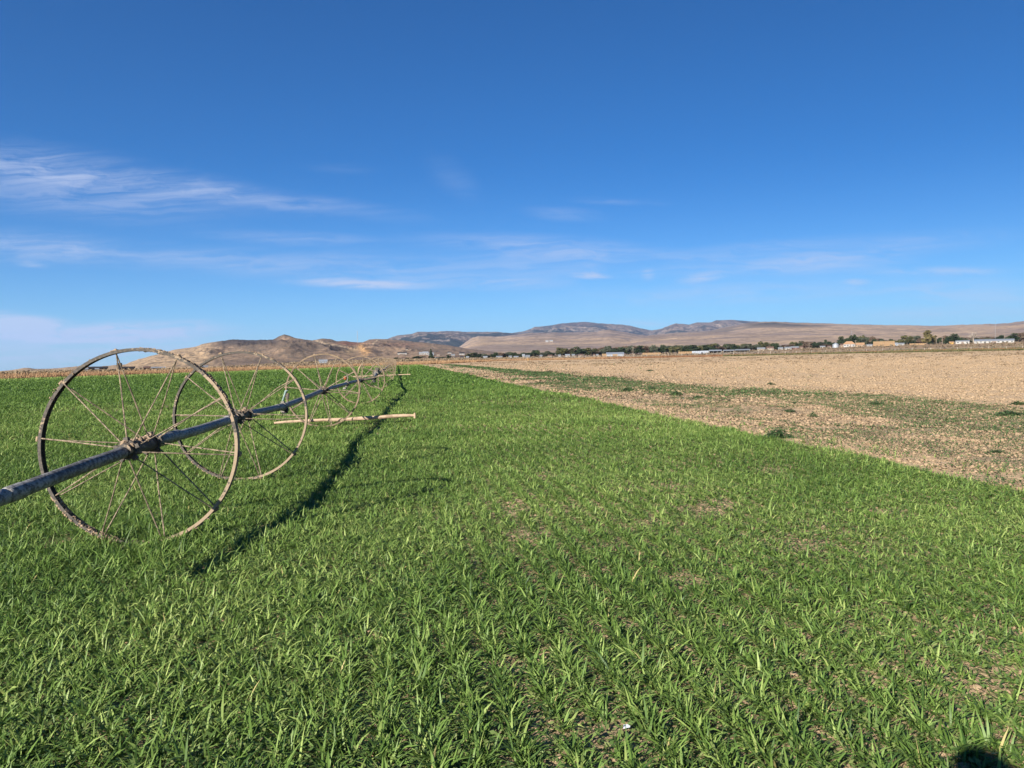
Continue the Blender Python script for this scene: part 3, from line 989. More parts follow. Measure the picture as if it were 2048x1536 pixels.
tag(o, 'grey brown scrub dotted over the flat land before the hills', 'scrub', kind='stuff')
# ------------------------------------------------------------------ the wheel line
m_alu, t, out = new_mat('pipe_aluminium')
tc = t.new('ShaderNodeTexCoord'); P = tc.outputs['Object']
n1 = t.noise(t.scalevec(P, (1, .25, 1)), 9, 6, .7, .8); n2 = t.noise(P, 34, 5, .7); n3 = t.noise(P, 2.2, 3, .5)
geo = t.new('ShaderNodeNewGeometry')
c = t.mix(t.mr(n1, .40, .66), (.175, .172, .165), (.31, .305, .295))
c = t.mix(t.mr(t.math('ADD', n2, t.math('MULTIPLY', n3, .35)), .62, .76, 0, .85), c, (.045, .043, .04))
c = t.mix(t.mr(t.math('ADD', n1, t.math('MULTIPLY', n3, .5)), .86, .98, 0, .6), c, (.35, .27, .19))
principled(t, out, c, t.mr(n1, .3, .7, .5, .72), .35, t.mr(n2, .45, .75, .22, .05), bump=n2, bstr=.15, bdist=.004)

m_rim, t, out = new_mat('rim_steel')
tc = t.new('ShaderNodeTexCoord'); P = tc.outputs['Object']
n1 = t.noise(P, 7, 6, .7, .4); n2 = t.noise(P, 45, 5, .7)
c = t.mix(t.mr(n2, .35, .7), (.05, .045, .04), (.11, .095, .08))
sx_ = t.new('ShaderNodeSeparateXYZ'); t.l.new(P, sx_.inputs[0])
lean = t.mr(t.math('MULTIPLY_ADD', sx_.outputs[2], -.35, sx_.outputs[0]), -.15, .7, 0, .15)
c = t.mix(t.mr(t.math('ADD', lean, t.math('ADD', t.math('MULTIPLY', n1, .7), t.math('MULTIPLY', n2, .35))), .58, .64), c, (.27, .205, .14))
principled(t, out, c, .75, .3, .15, bump=n2, bstr=.5, bdist=.006)

m_spoke, t, out = new_mat('spoke_steel')
tc = t.new('ShaderNodeTexCoord'); P = tc.outputs['Object']
n2 = t.noise(P, 30, 4, .7)
c = t.mix(t.mr(n2, .4, .6), (.085, .068, .05), (.25, .195, .135))
principled(t, out, c, .8, .2, 0)
m_mud, t, out = new_mat('dried_mud')
tc = t.new('ShaderNodeTexCoord'); P = tc.outputs['Object']
n2 = t.noise(P, 38, 5, .7)
principled(t, out, t.mix(t.mr(n2, .35, .65), (.19, .138, .092), (.33, .245, .168)), .95, .05, bump=n2, bstr=.6, bdist=.008)
m_black = simple_mat('black_rubber', (.03, .03, .03), .7, .3)
m_zinc = simple_mat('zinc_clamp', (.20, .185, .16), .6, .3, .1, 30, .4)
m_mint = simple_mat('pale_green_tube', (.20, .28, .26), .5, .3, 0, 30, .35)
m_orange = simple_mat('orange_plastic', (.45, .10, .035), .5, .3, 0, 30, .3)

m_rim_far = simple_mat('mud_caked_rim', (.235, .175, .12), .9, .1, 0, 9, .3, (.12, .09, .065))
RW = .815
line = empty('wheel_line', (0, 0, 0))
tag(line, 'long wheel line irrigator of muddy spoked steel wheels on a grey pipe, in the crop', 'irrigator')

HUBS = []
for (px, py, Y) in ((280, 893, 6.36), (482, 832, 9.59), (646, 780.5, 16.96), (721, 760, 26.0), (756.5, 745.5, 39.6)):
    HUBS.append(at(px, py, Y))
for k in range(10):
    Y = 51.8 + 12.2 * k
    X = -7.5 - .15 * (Y - 44)
    HUBS.append(np.array([X, Y, float(gz(X, Y)) + .81]))
for h in HUBS[:5]:
    h[2] = min(h[2], .83)


def wheel_rim(seed, seg=96, lip=.025):
    g = random.Random(seed); a1, a2 = g.uniform(0, 6.28), g.uniform(0, 6.28)
    mb = MB(); hw = .034; R = RW
    mb.lathe([(R, -hw), (R, hw), (R - lip, hw), (R - lip, hw - .006), (R - .007, hw - .006), (R - .007, -hw + .006), (R - lip, -hw + .006), (R - lip, -hw)],
             seg, lambda a: (.006 * math.sin(2 * a + a1), .009 * math.sin(a + a2) + .005 * math.sin(3 * a)))
    return mb


NSP = 10


def spoke_ends(k, s, rot):
    a = rot + 2 * math.pi * k / NSP
    a2 = a + s * .16
    p0 = Vector((.072 * math.cos(a2), s * .235, .072 * math.sin(a2)))
    p1 = Vector(((RW - .012) * math.cos(a + s * .008), s * .012, (RW - .012) * math.sin(a + s * .008)))
    return p0, p1


def mud_mesh(seed, spans, n):
    random.seed(seed)
    mb = MB()
    for (a0, a1, size, side) in spans:
        for _ in range(n):
            a = a0 + (a1 - a0) * (random.random() + .035 * random.gauss(0, 1) if random.random() < .5 else random.choice((.08, .2, .33, .52, .6, .81, .93)) + random.gauss(0, .035)); r = RW + (random.choice((.004, -.016)) if side == 0 else side)
            mb.blob((r * math.cos(a), random.uniform(-.03, .03), r * math.sin(a)), size * random.uniform(.4, 1.25), .45, squash=(1, 1.0, 1))
    return mb


def make_wheel(i, hub, yaw, rot, detail):
    rim = wheel_rim(i, 120 if detail else 48, .025 if i < 2 else .030)
    if not detail:
        for k in range(NSP):
            for s in (-1, 1):
                p0, p1 = spoke_ends(k, s, rot); rim.tube([p0, p1], .0095, 4, False)
        rim.tube([(0, -.27, 0), (0, .27, 0)], .085, 8)
    o = rim.build('wheel', m_rim if i < 2 else m_rim_far, line, smooth=False)
    o.location = hub; o.rotation_euler = (0, 0, yaw)
    if not detail:
        return o
    g = random.Random(i * 7 + 3)
    for k in range(NSP):
        for s in (-1, 1):
            p0, p1 = spoke_ends(k, s, rot)
            mb = MB(); mid = p0.lerp(p1, g.uniform(.45, .75))
            bend = (g.choice((.0, .004, .008, .03 if g.random() < .25 else .006)))
            mid += Vector((g.uniform(-1, 1), g.uniform(-.3, .3), g.uniform(-1, 1))) * bend
            mb.tube([p0, p0.lerp(mid, .5), mid, mid.lerp(p1, .5), p1], (.0056, .0062, .0095, .0105, .0115)[i], 6)
            mb.build('spoke', m_spoke, o)
    hb = MB()
    hb.tube([(0, -.30, 0), (0, -.27, 0), (0, .24, 0), (0, .27, 0)], [.053, .060, .060, .054], 20)
    for s in (-1, 1):
        hb.tube([(0, s * .235 - .016, 0), (0, s * .235 + .016, 0)], [.080, .080], 18)
        for q in range(5):
            a = q * 6.28 / 5 + .4
            hb.box((.084 * math.cos(a), s * .235, .084 * math.sin(a)), (.035, .045, .035), 0, 0, -a)
    hb.build('hub', m_rim, o)
    for k in range(NSP):
        a = rot + 2 * math.pi * k / NSP
        b = MB(); b.box(((RW + .004) * math.cos(a), 0, (RW + .004) * math.sin(a)), (.014, .05, .04), 0, 0, -a)
        b.blob(((RW + .006) * math.cos(a), .01, (RW + .006) * math.sin(a)), .016, .4)
        b.build('spoke_bracket', m_mud, o)
    return o


for i, h in enumerate(HUBS):
    a_ = HUBS[max(i - 1, 0)]; b_ = HUBS[min(i + 1, len(HUBS) - 1)]
    if i == 0: a_ = np.array([-3.08, 4.6, .715])
    d = b_ - a_
    yaw = -math.atan2(d[0], d[1])
    rot = {0: rad(30), 1: rad(34), 2: rad(30), 3: rad(10)}.get(i, i * .7)
    wh = make_wheel(i, [float(q) for q in h], yaw, rot, i < 5)
    if i < 5:
        # dried mud: along the upper right of the rim, its foot, and round the hub
        spans = [(rad(14), rad(88), .0085, 0), (rad(212), rad(258), .0115, 0), (rad(285), rad(318), .011, 0), (rad(95), rad(150), .007, .0)]
        random.seed(i + 50)
        mb = mud_mesh(i, spans[:2], 430 if i == 0 else 150)
        m2 = mud_mesh(i + 9, spans[2:], 40 if i == 0 else 22)
        mb.add(m2.v, m2.f)
        for _ in range(70):
            a = random.gauss(rad(95), .55)
            mb.blob((.063 * math.cos(a), random.uniform(-.26, .26), .063 * math.sin(a)), random.uniform(.008, .022), .4)
        mb.build('mud_crust', m_mud, wh)

# pipe sections between the hubs
PTS = [np.array([-3.065, 4.10, .672]), np.array([-3.08, 4.6, .708])]
SPR = {12.39: None}


def on(px, py, Y):
    return at(px, py, Y)


J1 = on(566, 813, 12.39); J2 = on(693, 767.5, 21.7); J3 = on(748, 756, 30.0); J4 = on(752.5, 747.5, 32.0)
sections = [[PTS[0], PTS[1]], [PTS[1], (PTS[1] + HUBS[0]) / 2 + np.array([0, 0, .006]), HUBS[0]], [HUBS[0], (HUBS[0] + HUBS[1]) / 2 - np.array([0, 0, .012]), HUBS[1]],
            [HUBS[1], J1], [J1, (J1 + HUBS[2]) / 2 - np.array([0, 0, .01]), HUBS[2]], [HUBS[2], J2], [J2, HUBS[3]], [HUBS[3], J3], [J3, J4], [J4, (J4 + HUBS[4]) / 2 - np.array([0, 0, .02]), HUBS[4]]]
for i in range(4, len(HUBS) - 1):
    sections.append([HUBS[i], (HUBS[i] + HUBS[i + 1]) / 2 - np.array([0, 0, .05]), HUBS[i + 1]])
for s in sections:
    P = [Vector(q) for q in s]
    fine = []
    for k in range(len(P) - 1):
        for q in range(6):
            fine.append(P[k].lerp(P[k + 1], q / 6))
    fine.append(P[-1])
    mb = MB(); mb.tube(fine, .048, 20 if P[0].y < 30 else 10)
    o = mb.build('pipe', m_alu, line, smooth=True)


def frame_at(p, q):
    d = (Vector(q) - Vector(p)).normalized()
    return d


def sleeve(p, d, l, r, mat=m_alu, seg=20):
    mb = MB(); p = Vector(p); d = Vector(d)
    mb.tube([p - d * l * .5, p - d * (l * .5 - .012), p + d * (l * .5 - .012), p + d * l * .5], [r * .93, r, r, r * .93], seg)
    return mb.build('pipe_coupler', mat, line, smooth=False)


d0 = frame_at(HUBS[0], HUBS[1]); dm = frame_at(PTS[1], HUBS[0])
sleeve(Vector(HUBS[0]) + d0 * .62, d0, .62, .0545)
sleeve(Vector(PTS[1]) + dm * .10, dm, .16, .0525)
sleeve(Vector(HUBS[1]) - d0 * .62, d0, .05, .053)
d1 = frame_at(HUBS[1], J1)
sleeve(Vector(HUBS[1]) + d1 * .55, d1, .5, .054)


def clamp_ring(p, d, mat=m_zinc, r=.068):
    mb = MB(); p = Vector(p); d = Vector(d)
    mb.tube([p - d * .05, p - d * .042, p + d * .042, p + d * .05], [r * .93, r, r, r * .93], 18)
    mb.box(p + Vector((0, 0, .066)), (.05, .06, .04))
    mb.box(p - Vector((0, 0, .066)), (.06, .07, .05))
    return mb.build('pipe_clamp', mat, line)


# first sprinkler: tilted pale green riser with its leveller weight, black drain below
clamp_ring(J1, d1); sleeve(Vector(J1) - d1 * .28, d1, .46, .055)
b = Vector(J1) + Vector((0, 0, .09))
mb = MB(); top = b + Vector((.045, .02, .155)); mb.tube([b, b.lerp(top, .55), top], [.019, .017, .020], 12)
mb.tube([top - Vector((.012, 0, .0)), top + Vector((.04, .01, .012))], [.014, .010], 8)
sp = mb.build('sprinkler', m_mint, line, smooth=True)
mb = MB(); mb.tube([b + Vector((.075, .02, .03)), b + Vector((.085, .02, .12))], [.022, .018], 8); mb.box(b + Vector((.055, .02, .07)), (.07, .02, .02))
mb.build('leveller_weight', m_rim, sp)
mb = MB(); c0 = Vector(J1) + d1 * .02; mb.tube([c0 + Vector((.02, 0, -.03)), c0 + Vector((.03, 0, -.115))], [.058, .045], 10); mb.blob(c0 + Vector((.045, 0, -.05)), .05, .15)
mb.build('drain_valve', m_black, line)
# second sprinkler: orange cap on an upright arm
d2 = frame_at(HUBS[2], J2)
clamp_ring(J2, d2, m_zinc, .074)
b = Vector(J2) + Vector((0, 0, .10))
mb = MB(); mb.tube([b + Vector((.03, 0, -.02)), b + Vector((.045, 0, .10)), b + Vector((.02, 0, .17))], [.016, .018, .014], 8)
sp = mb.build('sprinkler', m_zinc, line)
mb = MB(); mb.blob(b + Vector((-.035, 0, .065)), .047, .08, True, (1, 1, 1.15)); mb.build('sprinkler_cap', m_orange, sp)
mb = MB(); mb.tube([b + Vector((-.03, 0, .10)), b + Vector((-.02, 0, .155))], [.025, .015], 8); mb.build('nozzle', m_black, sp)
mb = MB(); mb.tube([Vector(J2) + Vector((-.05, 0, -.10)), Vector(J2) + Vector((-.05, 0, -.15))], [.045, .06], 8); mb.build('drain_valve', m_zinc, line)
# joint and drain where the line steps up
clamp_ring(J3, frame_at(HUBS[3], J3), m_black, .10)
mb = MB(); mb.tube([Vector(J3) + Vector((0, 0, -.08)), Vector(J3) + Vector((.02, 0, -.17))], [.06, .07], 8); mb.build('drain_valve', m_black, line)
clamp_ring(J4, frame_at(J3, J4), m_zinc, .10)
# motor box and drive frame of the mover, half way down the line
mv = MB(); mo = Vector(J4) + Vector((-.15, .9, .08)); mv.box(mo, (.2, .5, .16)); mv.box(mo + Vector((.03, .1, .12)), (.12, .2, .08)); mv.tube([mo + Vector((0, -.7, -.05)), mo + Vector((0, .9, -.05))], .05, 8)
mv.build('mover_engine', m_rim, line)
# dry reed caught on the line
mb = MB(); pr = [on(716, 748, 38.0), on(717.5, 739, 38.0), on(721, 732, 38.0), on(725, 726, 38.0)]
mb.tube(pr, [.012, .05, .045, .008], 6); mb.build('caught_reed', m_mud, line)

# ------------------------------------------------------------------ outrigger poles lying on the crop
m_wood, t, out = new_mat('weathered_wood')
tc = t.new('ShaderNodeTexCoord'); P = tc.outputs['Object']
n1 = t.noise(t.scalevec(P, (2, 30, 30)), 1.5, 6, .65); n2 = t.noise(P, 6, 4, .6)
c = t.mix(t.mr(n1, .3, .7), (.32, .23, .155), (.43, .32, .222)); c = t.mix(t.mr(n2, .50, .66, 0, .65), c, (.20, .14, .095))
principled(t, out, c, .85, .15, bump=n1, bstr=.4, bdist=.006)
pa, pb = at(548, 841, 17.2), at(830, 833, 17.7)
mb = MB(); pts = []; rs = []
for k in range(13):
    f = k / 12; p = Vector(pa).lerp(Vector(pb), f); p.z = .105 + .075 * f ** .8 + .01 * math.sin(f * 9)
    p.z += .003 * math.sin(f * 23); pts.append(p); rs.append((1 + .05 * math.sin(f * 31)) * .024 + .020 * math.sin(min(f * 1.25, 1) * math.pi * .5) - .014 * max(0, f - .8) / .2)
mb.tube(pts, [float(q) for q in rs], 8, True, .2)
mb.box(pts[-1] + Vector((-.01, 0, .0)), (.035, .11, .12), .1)
o = mb.build('outrigger_pole', m_wood)
tag(o, 'pale weathered wooden pole lying across the crop beside the third wheel', 'pole', 'poles lying across the crop')
pa, pb = at(705, 751.5, 62), at(820, 749.5, 62)
mb = MB(); mb.tube([Vector((pa[0], pa[1], .15)), Vector((pa[0] * .5 + pb[0] * .5, 62, .19)), Vector((pb[0], pb[1], .24))], [.032, .036, .034], 8, True, .1)
mb.box((pb[0], pb[1], .24), (.05, .09, .09))
o = mb.build('outrigger_pole', m_wood)
tag(o, 'thin pale pole lying across the crop far down the wheel line', 'pole', 'poles lying across the crop')

# thin dry stalks beside the far end of the line
for (px, py0, py1, Y, lean, lab) in ((816, 736, 724, 70, .14, 'thin dry grass stalk standing in the crop right of the far wheels'), (803, 738, 730, 75, .3, 'short dry grass stalk between the far wheels and the taller stalk')):
    a = at(px - 2, py0, Y); b = at(px, py1, Y); a[2] = .05
    mb = MB(); mb.tube([a, (a + b) / 2 + np.array([lean * .5, 0, 0]), b], [.015, .014, .01], 5)
    tag(mb.build('dry_stalk', m_mud), lab, 'stalk', 'dry stalks in the crop')

# piece of white litter between the rows
d = ray(1252, 1456); q = -(H - .03) / d[2]
mb = MB(); mb.add([(-.02, -.01, 0), (.025, -.012, .01), (.03, .012, .02), (-.015, .014, .012), (-.02, -.01, .003), (.025, -.012, .013), (.03, .012, .023), (-.015, .014, .015)], [(0, 3, 2, 1), (4, 5, 6, 7), (0, 1, 5, 4), (1, 2, 6, 5), (2, 3, 7, 6), (3, 0, 4, 7)])
o = mb.build('paper_scrap', simple_mat('white_paper', (.40, .43, .48), .6)); o.location = (d[0] * q, d[1] * q, .03); o.scale = (.6, .6, .6)
tag(o, 'small white paper scrap lying on bare soil between the rows', 'litter')
# ------------------------------------------------------------------ trees of the town
m_bark = simple_mat('bark', (.13, .10, .075), .9, .1, 0, 3, .4)
m_bark_pale = simple_mat('pale_bark', (.30, .26, .22), .9, .1, 0, 3, .3)
m_dg = leaf_mat('dark_green_foliage', (.020, .032, .016), (.034, .050, .022), (.060, .075, .032), .2, .7, .1)
m_og = leaf_mat('olive_foliage', (.055, .060, .026), (.095, .095, .040), (.150, .135, .060), .2, .7, .1)
m_yg = leaf_mat('yellowing_foliage', (.085, .075, .030), (.155, .130, .055), (.23, .19, .085), .2, .7, .1)
m_br = leaf_mat('brown_foliage', (.075, .052, .038), (.12, .085, .06), (.18, .135, .095), .2, .8, .05)
m_gr = leaf_mat('grey_green_foliage', (.045, .055, .038), (.075, .085, .056), (.12, .125, .085), .2, .8, .05)


def crown_mesh(name, seed, kind):
    g = np.random.default_rng(seed)
    cl = []
    if kind == 'round':
        for _ in range(13):
            a = g.uniform(0, 6.28); r = g.random() ** .5 * .30
            cl.append((math.cos(a) * r, math.sin(a) * r, g.uniform(.30, .86), g.uniform(.13, .22)))
    elif kind == 'tall':
        for _ in range(15):
            h = g.uniform(.16, .93); r = .17 * (1.05 - abs(h - .5)) * g.random() ** .5; a = g.uniform(0, 6.28)
            cl.append((math.cos(a) * r, math.sin(a) * r, h, g.uniform(.08, .14)))
    elif kind == 'cone':
        for k in range(14):
            h = .12 + .82 * k / 13; a = k * 2.4; r = .16 * (1 - h) + .01
            cl.append((math.cos(a) * r, math.sin(a) * r, h, .20 * (1.08 - h) + .03))
    elif kind == 'wide':
        for _ in range(16):
            a = g.uniform(0, 6.28); r = g.random() ** .5 * .50
            cl.append((math.cos(a) * r, math.sin(a) * r, g.uniform(.35, .82) - .25 * r, g.uniform(.14, .22)))
    elif kind == 'bush':
        for _ in range(12):
            a = g.uniform(0, 6.28); r = g.random() ** .5 * .45
            cl.append((math.cos(a) * r, math.sin(a) * r, g.uniform(.18, .75) * (1 - .6 * r), g.uniform(.16, .25)))
    V = []; Rn = []
    for (cx, cy, cz, cr) in cl:
        n = 110 if kind != 'bare' else 0
        d = g.normal(0, 1, (n, 3)); d /= np.linalg.norm(d, axis=1)[:, None]
        p = np.array([cx, cy, cz]) + d * (cr * g.random((n, 1)) ** .4) * np.array([1, 1, .85])
        s = g.uniform(.035, .075, (n, 1))
        a = g.normal(0, 1, (n, 3)); a /= np.linalg.norm(a, axis=1)[:, None]
        b = np.cross(a, g.normal(0, 1, (n, 3))); b /= np.linalg.norm(b, axis=1)[:, None]
        V.append(np.stack([p - a * s, p - b * s * .6, p + a * s, p + b * s * .6], 1)); Rn.append(np.repeat(np.clip(g.normal(.5, .2) + g.normal(0, .15, n), 0, 1), 4))
    V = np.concatenate(V); N = len(V)
    return np_mesh(name, V.reshape(-1, 3), np.arange(N * 4), np.arange(N) * 4, np.full(N, 4), {'rnd': np.concatenate(Rn)})


def trunk_mesh(name, seed, kind):
    random.seed(seed); mb = MB()
    top = {'round': .6, 'tall': .85, 'cone': .9, 'wide': .5, 'bush': .35, 'bare': .75}[kind]
    rr_ = .028
    mb.tube([(0, 0, -.06), (.005, 0, top * .5), (0, .005, top)], [rr_ * 1.2, rr_ * .8, rr_ * .25], 7)
    nl = 26 if kind == 'bare' else 6
    for k in range(nl):
        a = k * 2.4 + random.random(); h = top * random.uniform(.25, .95); L = random.uniform(.18, .34) * (1 if kind != 'tall' else .5) * (.55 if kind == 'cone' else 1)
        e = random.uniform(.5, 1.25)
        p0 = Vector((0, 0, h)); p1 = p0 + Vector((math.cos(a) * math.cos(e), math.sin(a) * math.cos(e), math.sin(e))) * L
        mb.tube([p0, p0.lerp(p1, .5) + Vector((0, 0, .012)), p1], [.011, .007, .003], 4)
        if kind == 'bare':
            for q in range(7):
                b = a + random.uniform(-1.1, 1.1); e2 = e + random.uniform(-.5, .4); s0 = p0.lerp(p1, random.uniform(.3, 1))
                s1 = s0 + Vector((math.cos(b) * math.cos(e2), math.sin(b) * math.cos(e2), math.sin(e2))) * random.uniform(.08, .2)
                mb.tube([s0, s1], [.006, .0025], 3)
    return mb.mesh(name)


TREE = {}
for i, (key, kind, mat) in enumerate((('dark_round', 'round', m_dg), ('dark_wide', 'wide', m_dg), ('dark_cone', 'cone', m_dg), ('olive_round', 'round', m_og), ('olive_wide', 'wide', m_og),
                                     ('yellow_tall', 'tall', m_yg), ('yellow_round', 'round', m_yg), ('brown_round', 'round', m_br), ('grey_round', 'round', m_gr), ('grey_wide', 'wide', m_gr), ('dark_bush', 'bush', m_dg),
                                     ('olive_bush', 'bush', m_og), ('bare', 'bare', None))):
    tm = trunk_mesh('trunk', 60 + i, kind); tm.materials.append(m_bark_pale if kind == 'bare' else m_bark)
    cmh = None
    if kind != 'bare':
        cmh = crown_mesh('crown', 160 + i, kind); cmh.materials.append(mat)
    TREE[key] = (tm, cmh)
WFRAC = {'round': .86, 'wide': 1.3, 'cone': .44, 'tall': .45, 'bush': 1.25, 'bare': .75}
_tn = 0


def tree(key, px, ytop, wpx, Yd, label, group='trees of the far town', name='tree'):
    """ytop, wpx in photo pixels; Yd metres ahead"""
    global _tn; _tn += 1
    p = ongr(px, Yd)
    topz = H + (714 - .018 * (px - 1024) - ytop) / FPX * Yd
    h = max(topz - p[2], 1.2)
    wk = key.split('_')[-1]
    sx = 1.3 * wpx / FPX * Yd / (WFRAC[wk])
    e = empty(name, p, _tn * 1.37)
    e.scale = (sx, sx, h)
    tag(e, label, 'tree' if wk != 'bush' else 'bush', group)
    tm, cmh = TREE[key]
    o = bpy.data.objects.new('trunk', tm); COL.objects.link(o); o.parent = e
    if cmh:
        o = bpy.data.objects.new('crown', cmh); COL.objects.link(o); o.parent = e
    return e


T1 = 690
LIST = [  # kind, px, top y, width px, distance, label
    # left cluster at the foot of the hill
    ('dark_bush', 838, 710, 22, 660, 'broad dark green bush below the white farmhouses'),
    ('dark_round', 861, 710, 13, 660, 'small dark tree below the right end of the white farmhouses'),
    ('grey_wide', 882, 713, 17, 640, 'grey green low tree below the tan roofed house'),
    ('dark_round', 899, 709, 9, 640, 'small dark round tree in front of the white house with the black roof'),
    ('dark_bush', 816, 714, 9, 650, 'tiny dark bush left of the broad dark bush'),
    ('dark_bush', 792, 713, 8, 650, 'tiny dark bush under the long dark roofed barn, leftmost of the town'),
    ('dark_cone', 862, 698, 5, 930, 'thin dark conifer standing up behind the white farmhouses'),
    ('olive_round', 940, 706, 12, 700, 'olive tree at the left end of the tree belt'),
    ('dark_round', 954, 704, 20, 700, 'full dark green tree near the left end of the tree belt'),
    ('grey_wide', 970, 707, 18, 720, 'greyish low tree between two full dark trees'),
    ('dark_round', 987, 704, 15, 690, 'dark tree right of the greyish low tree'),
    ('brown_round', 1004, 704, 13, 710, 'brown leafed tree left of the large dark tree'),
    ('grey_round', 1017, 704, 11, 720, 'grey green tree between the brown leafed tree and the dark pair'),
    ('dark_wide', 1030, 703, 20, 690, 'broad dark green tree beside small white sheds'),
    ('dark_round', 1042, 706, 9, 680, 'small dark tree right of the broad dark tree'),
    ('dark_wide', 1067, 698, 24, 690, 'tall dark spreading tree, highest of the left tree belt'),
    ('dark_round', 1101, 701, 18, 690, 'round dark tree right of the tall spreading tree'),
    ('grey_round', 1086, 705, 12, 680, 'grey tree between two tall dark trees'),
]
for r in LIST:
    tree(*r)
BELT = [  # px range, top profile, kinds, label, group
    (1118, 1200, 694, ('dark_wide', 'olive_round', 'dark_round', 'olive_wide', 'brown_round'), 'dark tree in the dense belt left of the long silver shed', 'tree belt left of the silver shed', 15),
    (1206, 1310, 690, ('dark_round', 'grey_wide', 'dark_wide', 'brown_round'), 'dark tree in the belt behind the long silver shed', 'tree belt behind the silver shed', 18),
    (1318, 1400, 689, ('dark_round', 'olive_wide', 'grey_round', 'dark_wide'), 'tree in the belt behind the orange hay stacks', 'tree belt behind the hay stacks', 14),
    (1408, 1506, 687, ('brown_round', 'dark_round', 'olive_round', 'dark_wide', 'grey_wide'), 'tree in the belt behind the open grey sheds', 'tree belt behind the grey sheds', 17),
    (936, 1112, 706, ('dark_bush', 'grey_round', 'dark_round', 'olive_bush', 'brown_round'), 'low tree in the scattered row among the small houses left of the dense belt', 'scattered tree row left of the dense belt', 17),
    (1510, 1600, 686, ('dark_bush', 'grey_wide', 'brown_round', 'dark_wide'), 'low tree in the row behind the pale houses left of the small tan house', 'tree row behind the pale houses', 9),
    (1602, 1672, 683.5, ('dark_wide', 'brown_round', 'grey_wide', 'dark_bush'), 'low tree in the row behind the round steel bin', 'tree row behind the steel bin', 8),
    (1676, 1752, 675, ('dark_wide', 'grey_round', 'dark_round'), 'tree in the dark grove behind the orange roofed houses', 'grove behind the orange roofs', 8),
    (1756, 1880, 678, ('grey_wide', 'dark_bush', 'brown_round', 'olive_wide'), 'low tree in the row either side of the tall poplar', 'tree row beside the poplar', 11),
    (1886, 2046, 674, ('brown_round', 'dark_wide', 'grey_wide', 'brown_round'), 'low tree in the row behind the very long white building', 'tree row behind the long white building', 13),
]
g = np.random.default_rng(5)
for (x0, x1, top, kinds, lab, grp, n) in BELT:
    for k in range(n):
        px = x0 + (x1 - x0) * (k + .5) / n + g.uniform(-2, 2)
        tree(kinds[k % len(kinds)], px, top + g.uniform(-2.5, 5.5), g.uniform(16, 27), 740 + g.uniform(-25, 40), lab, grp)
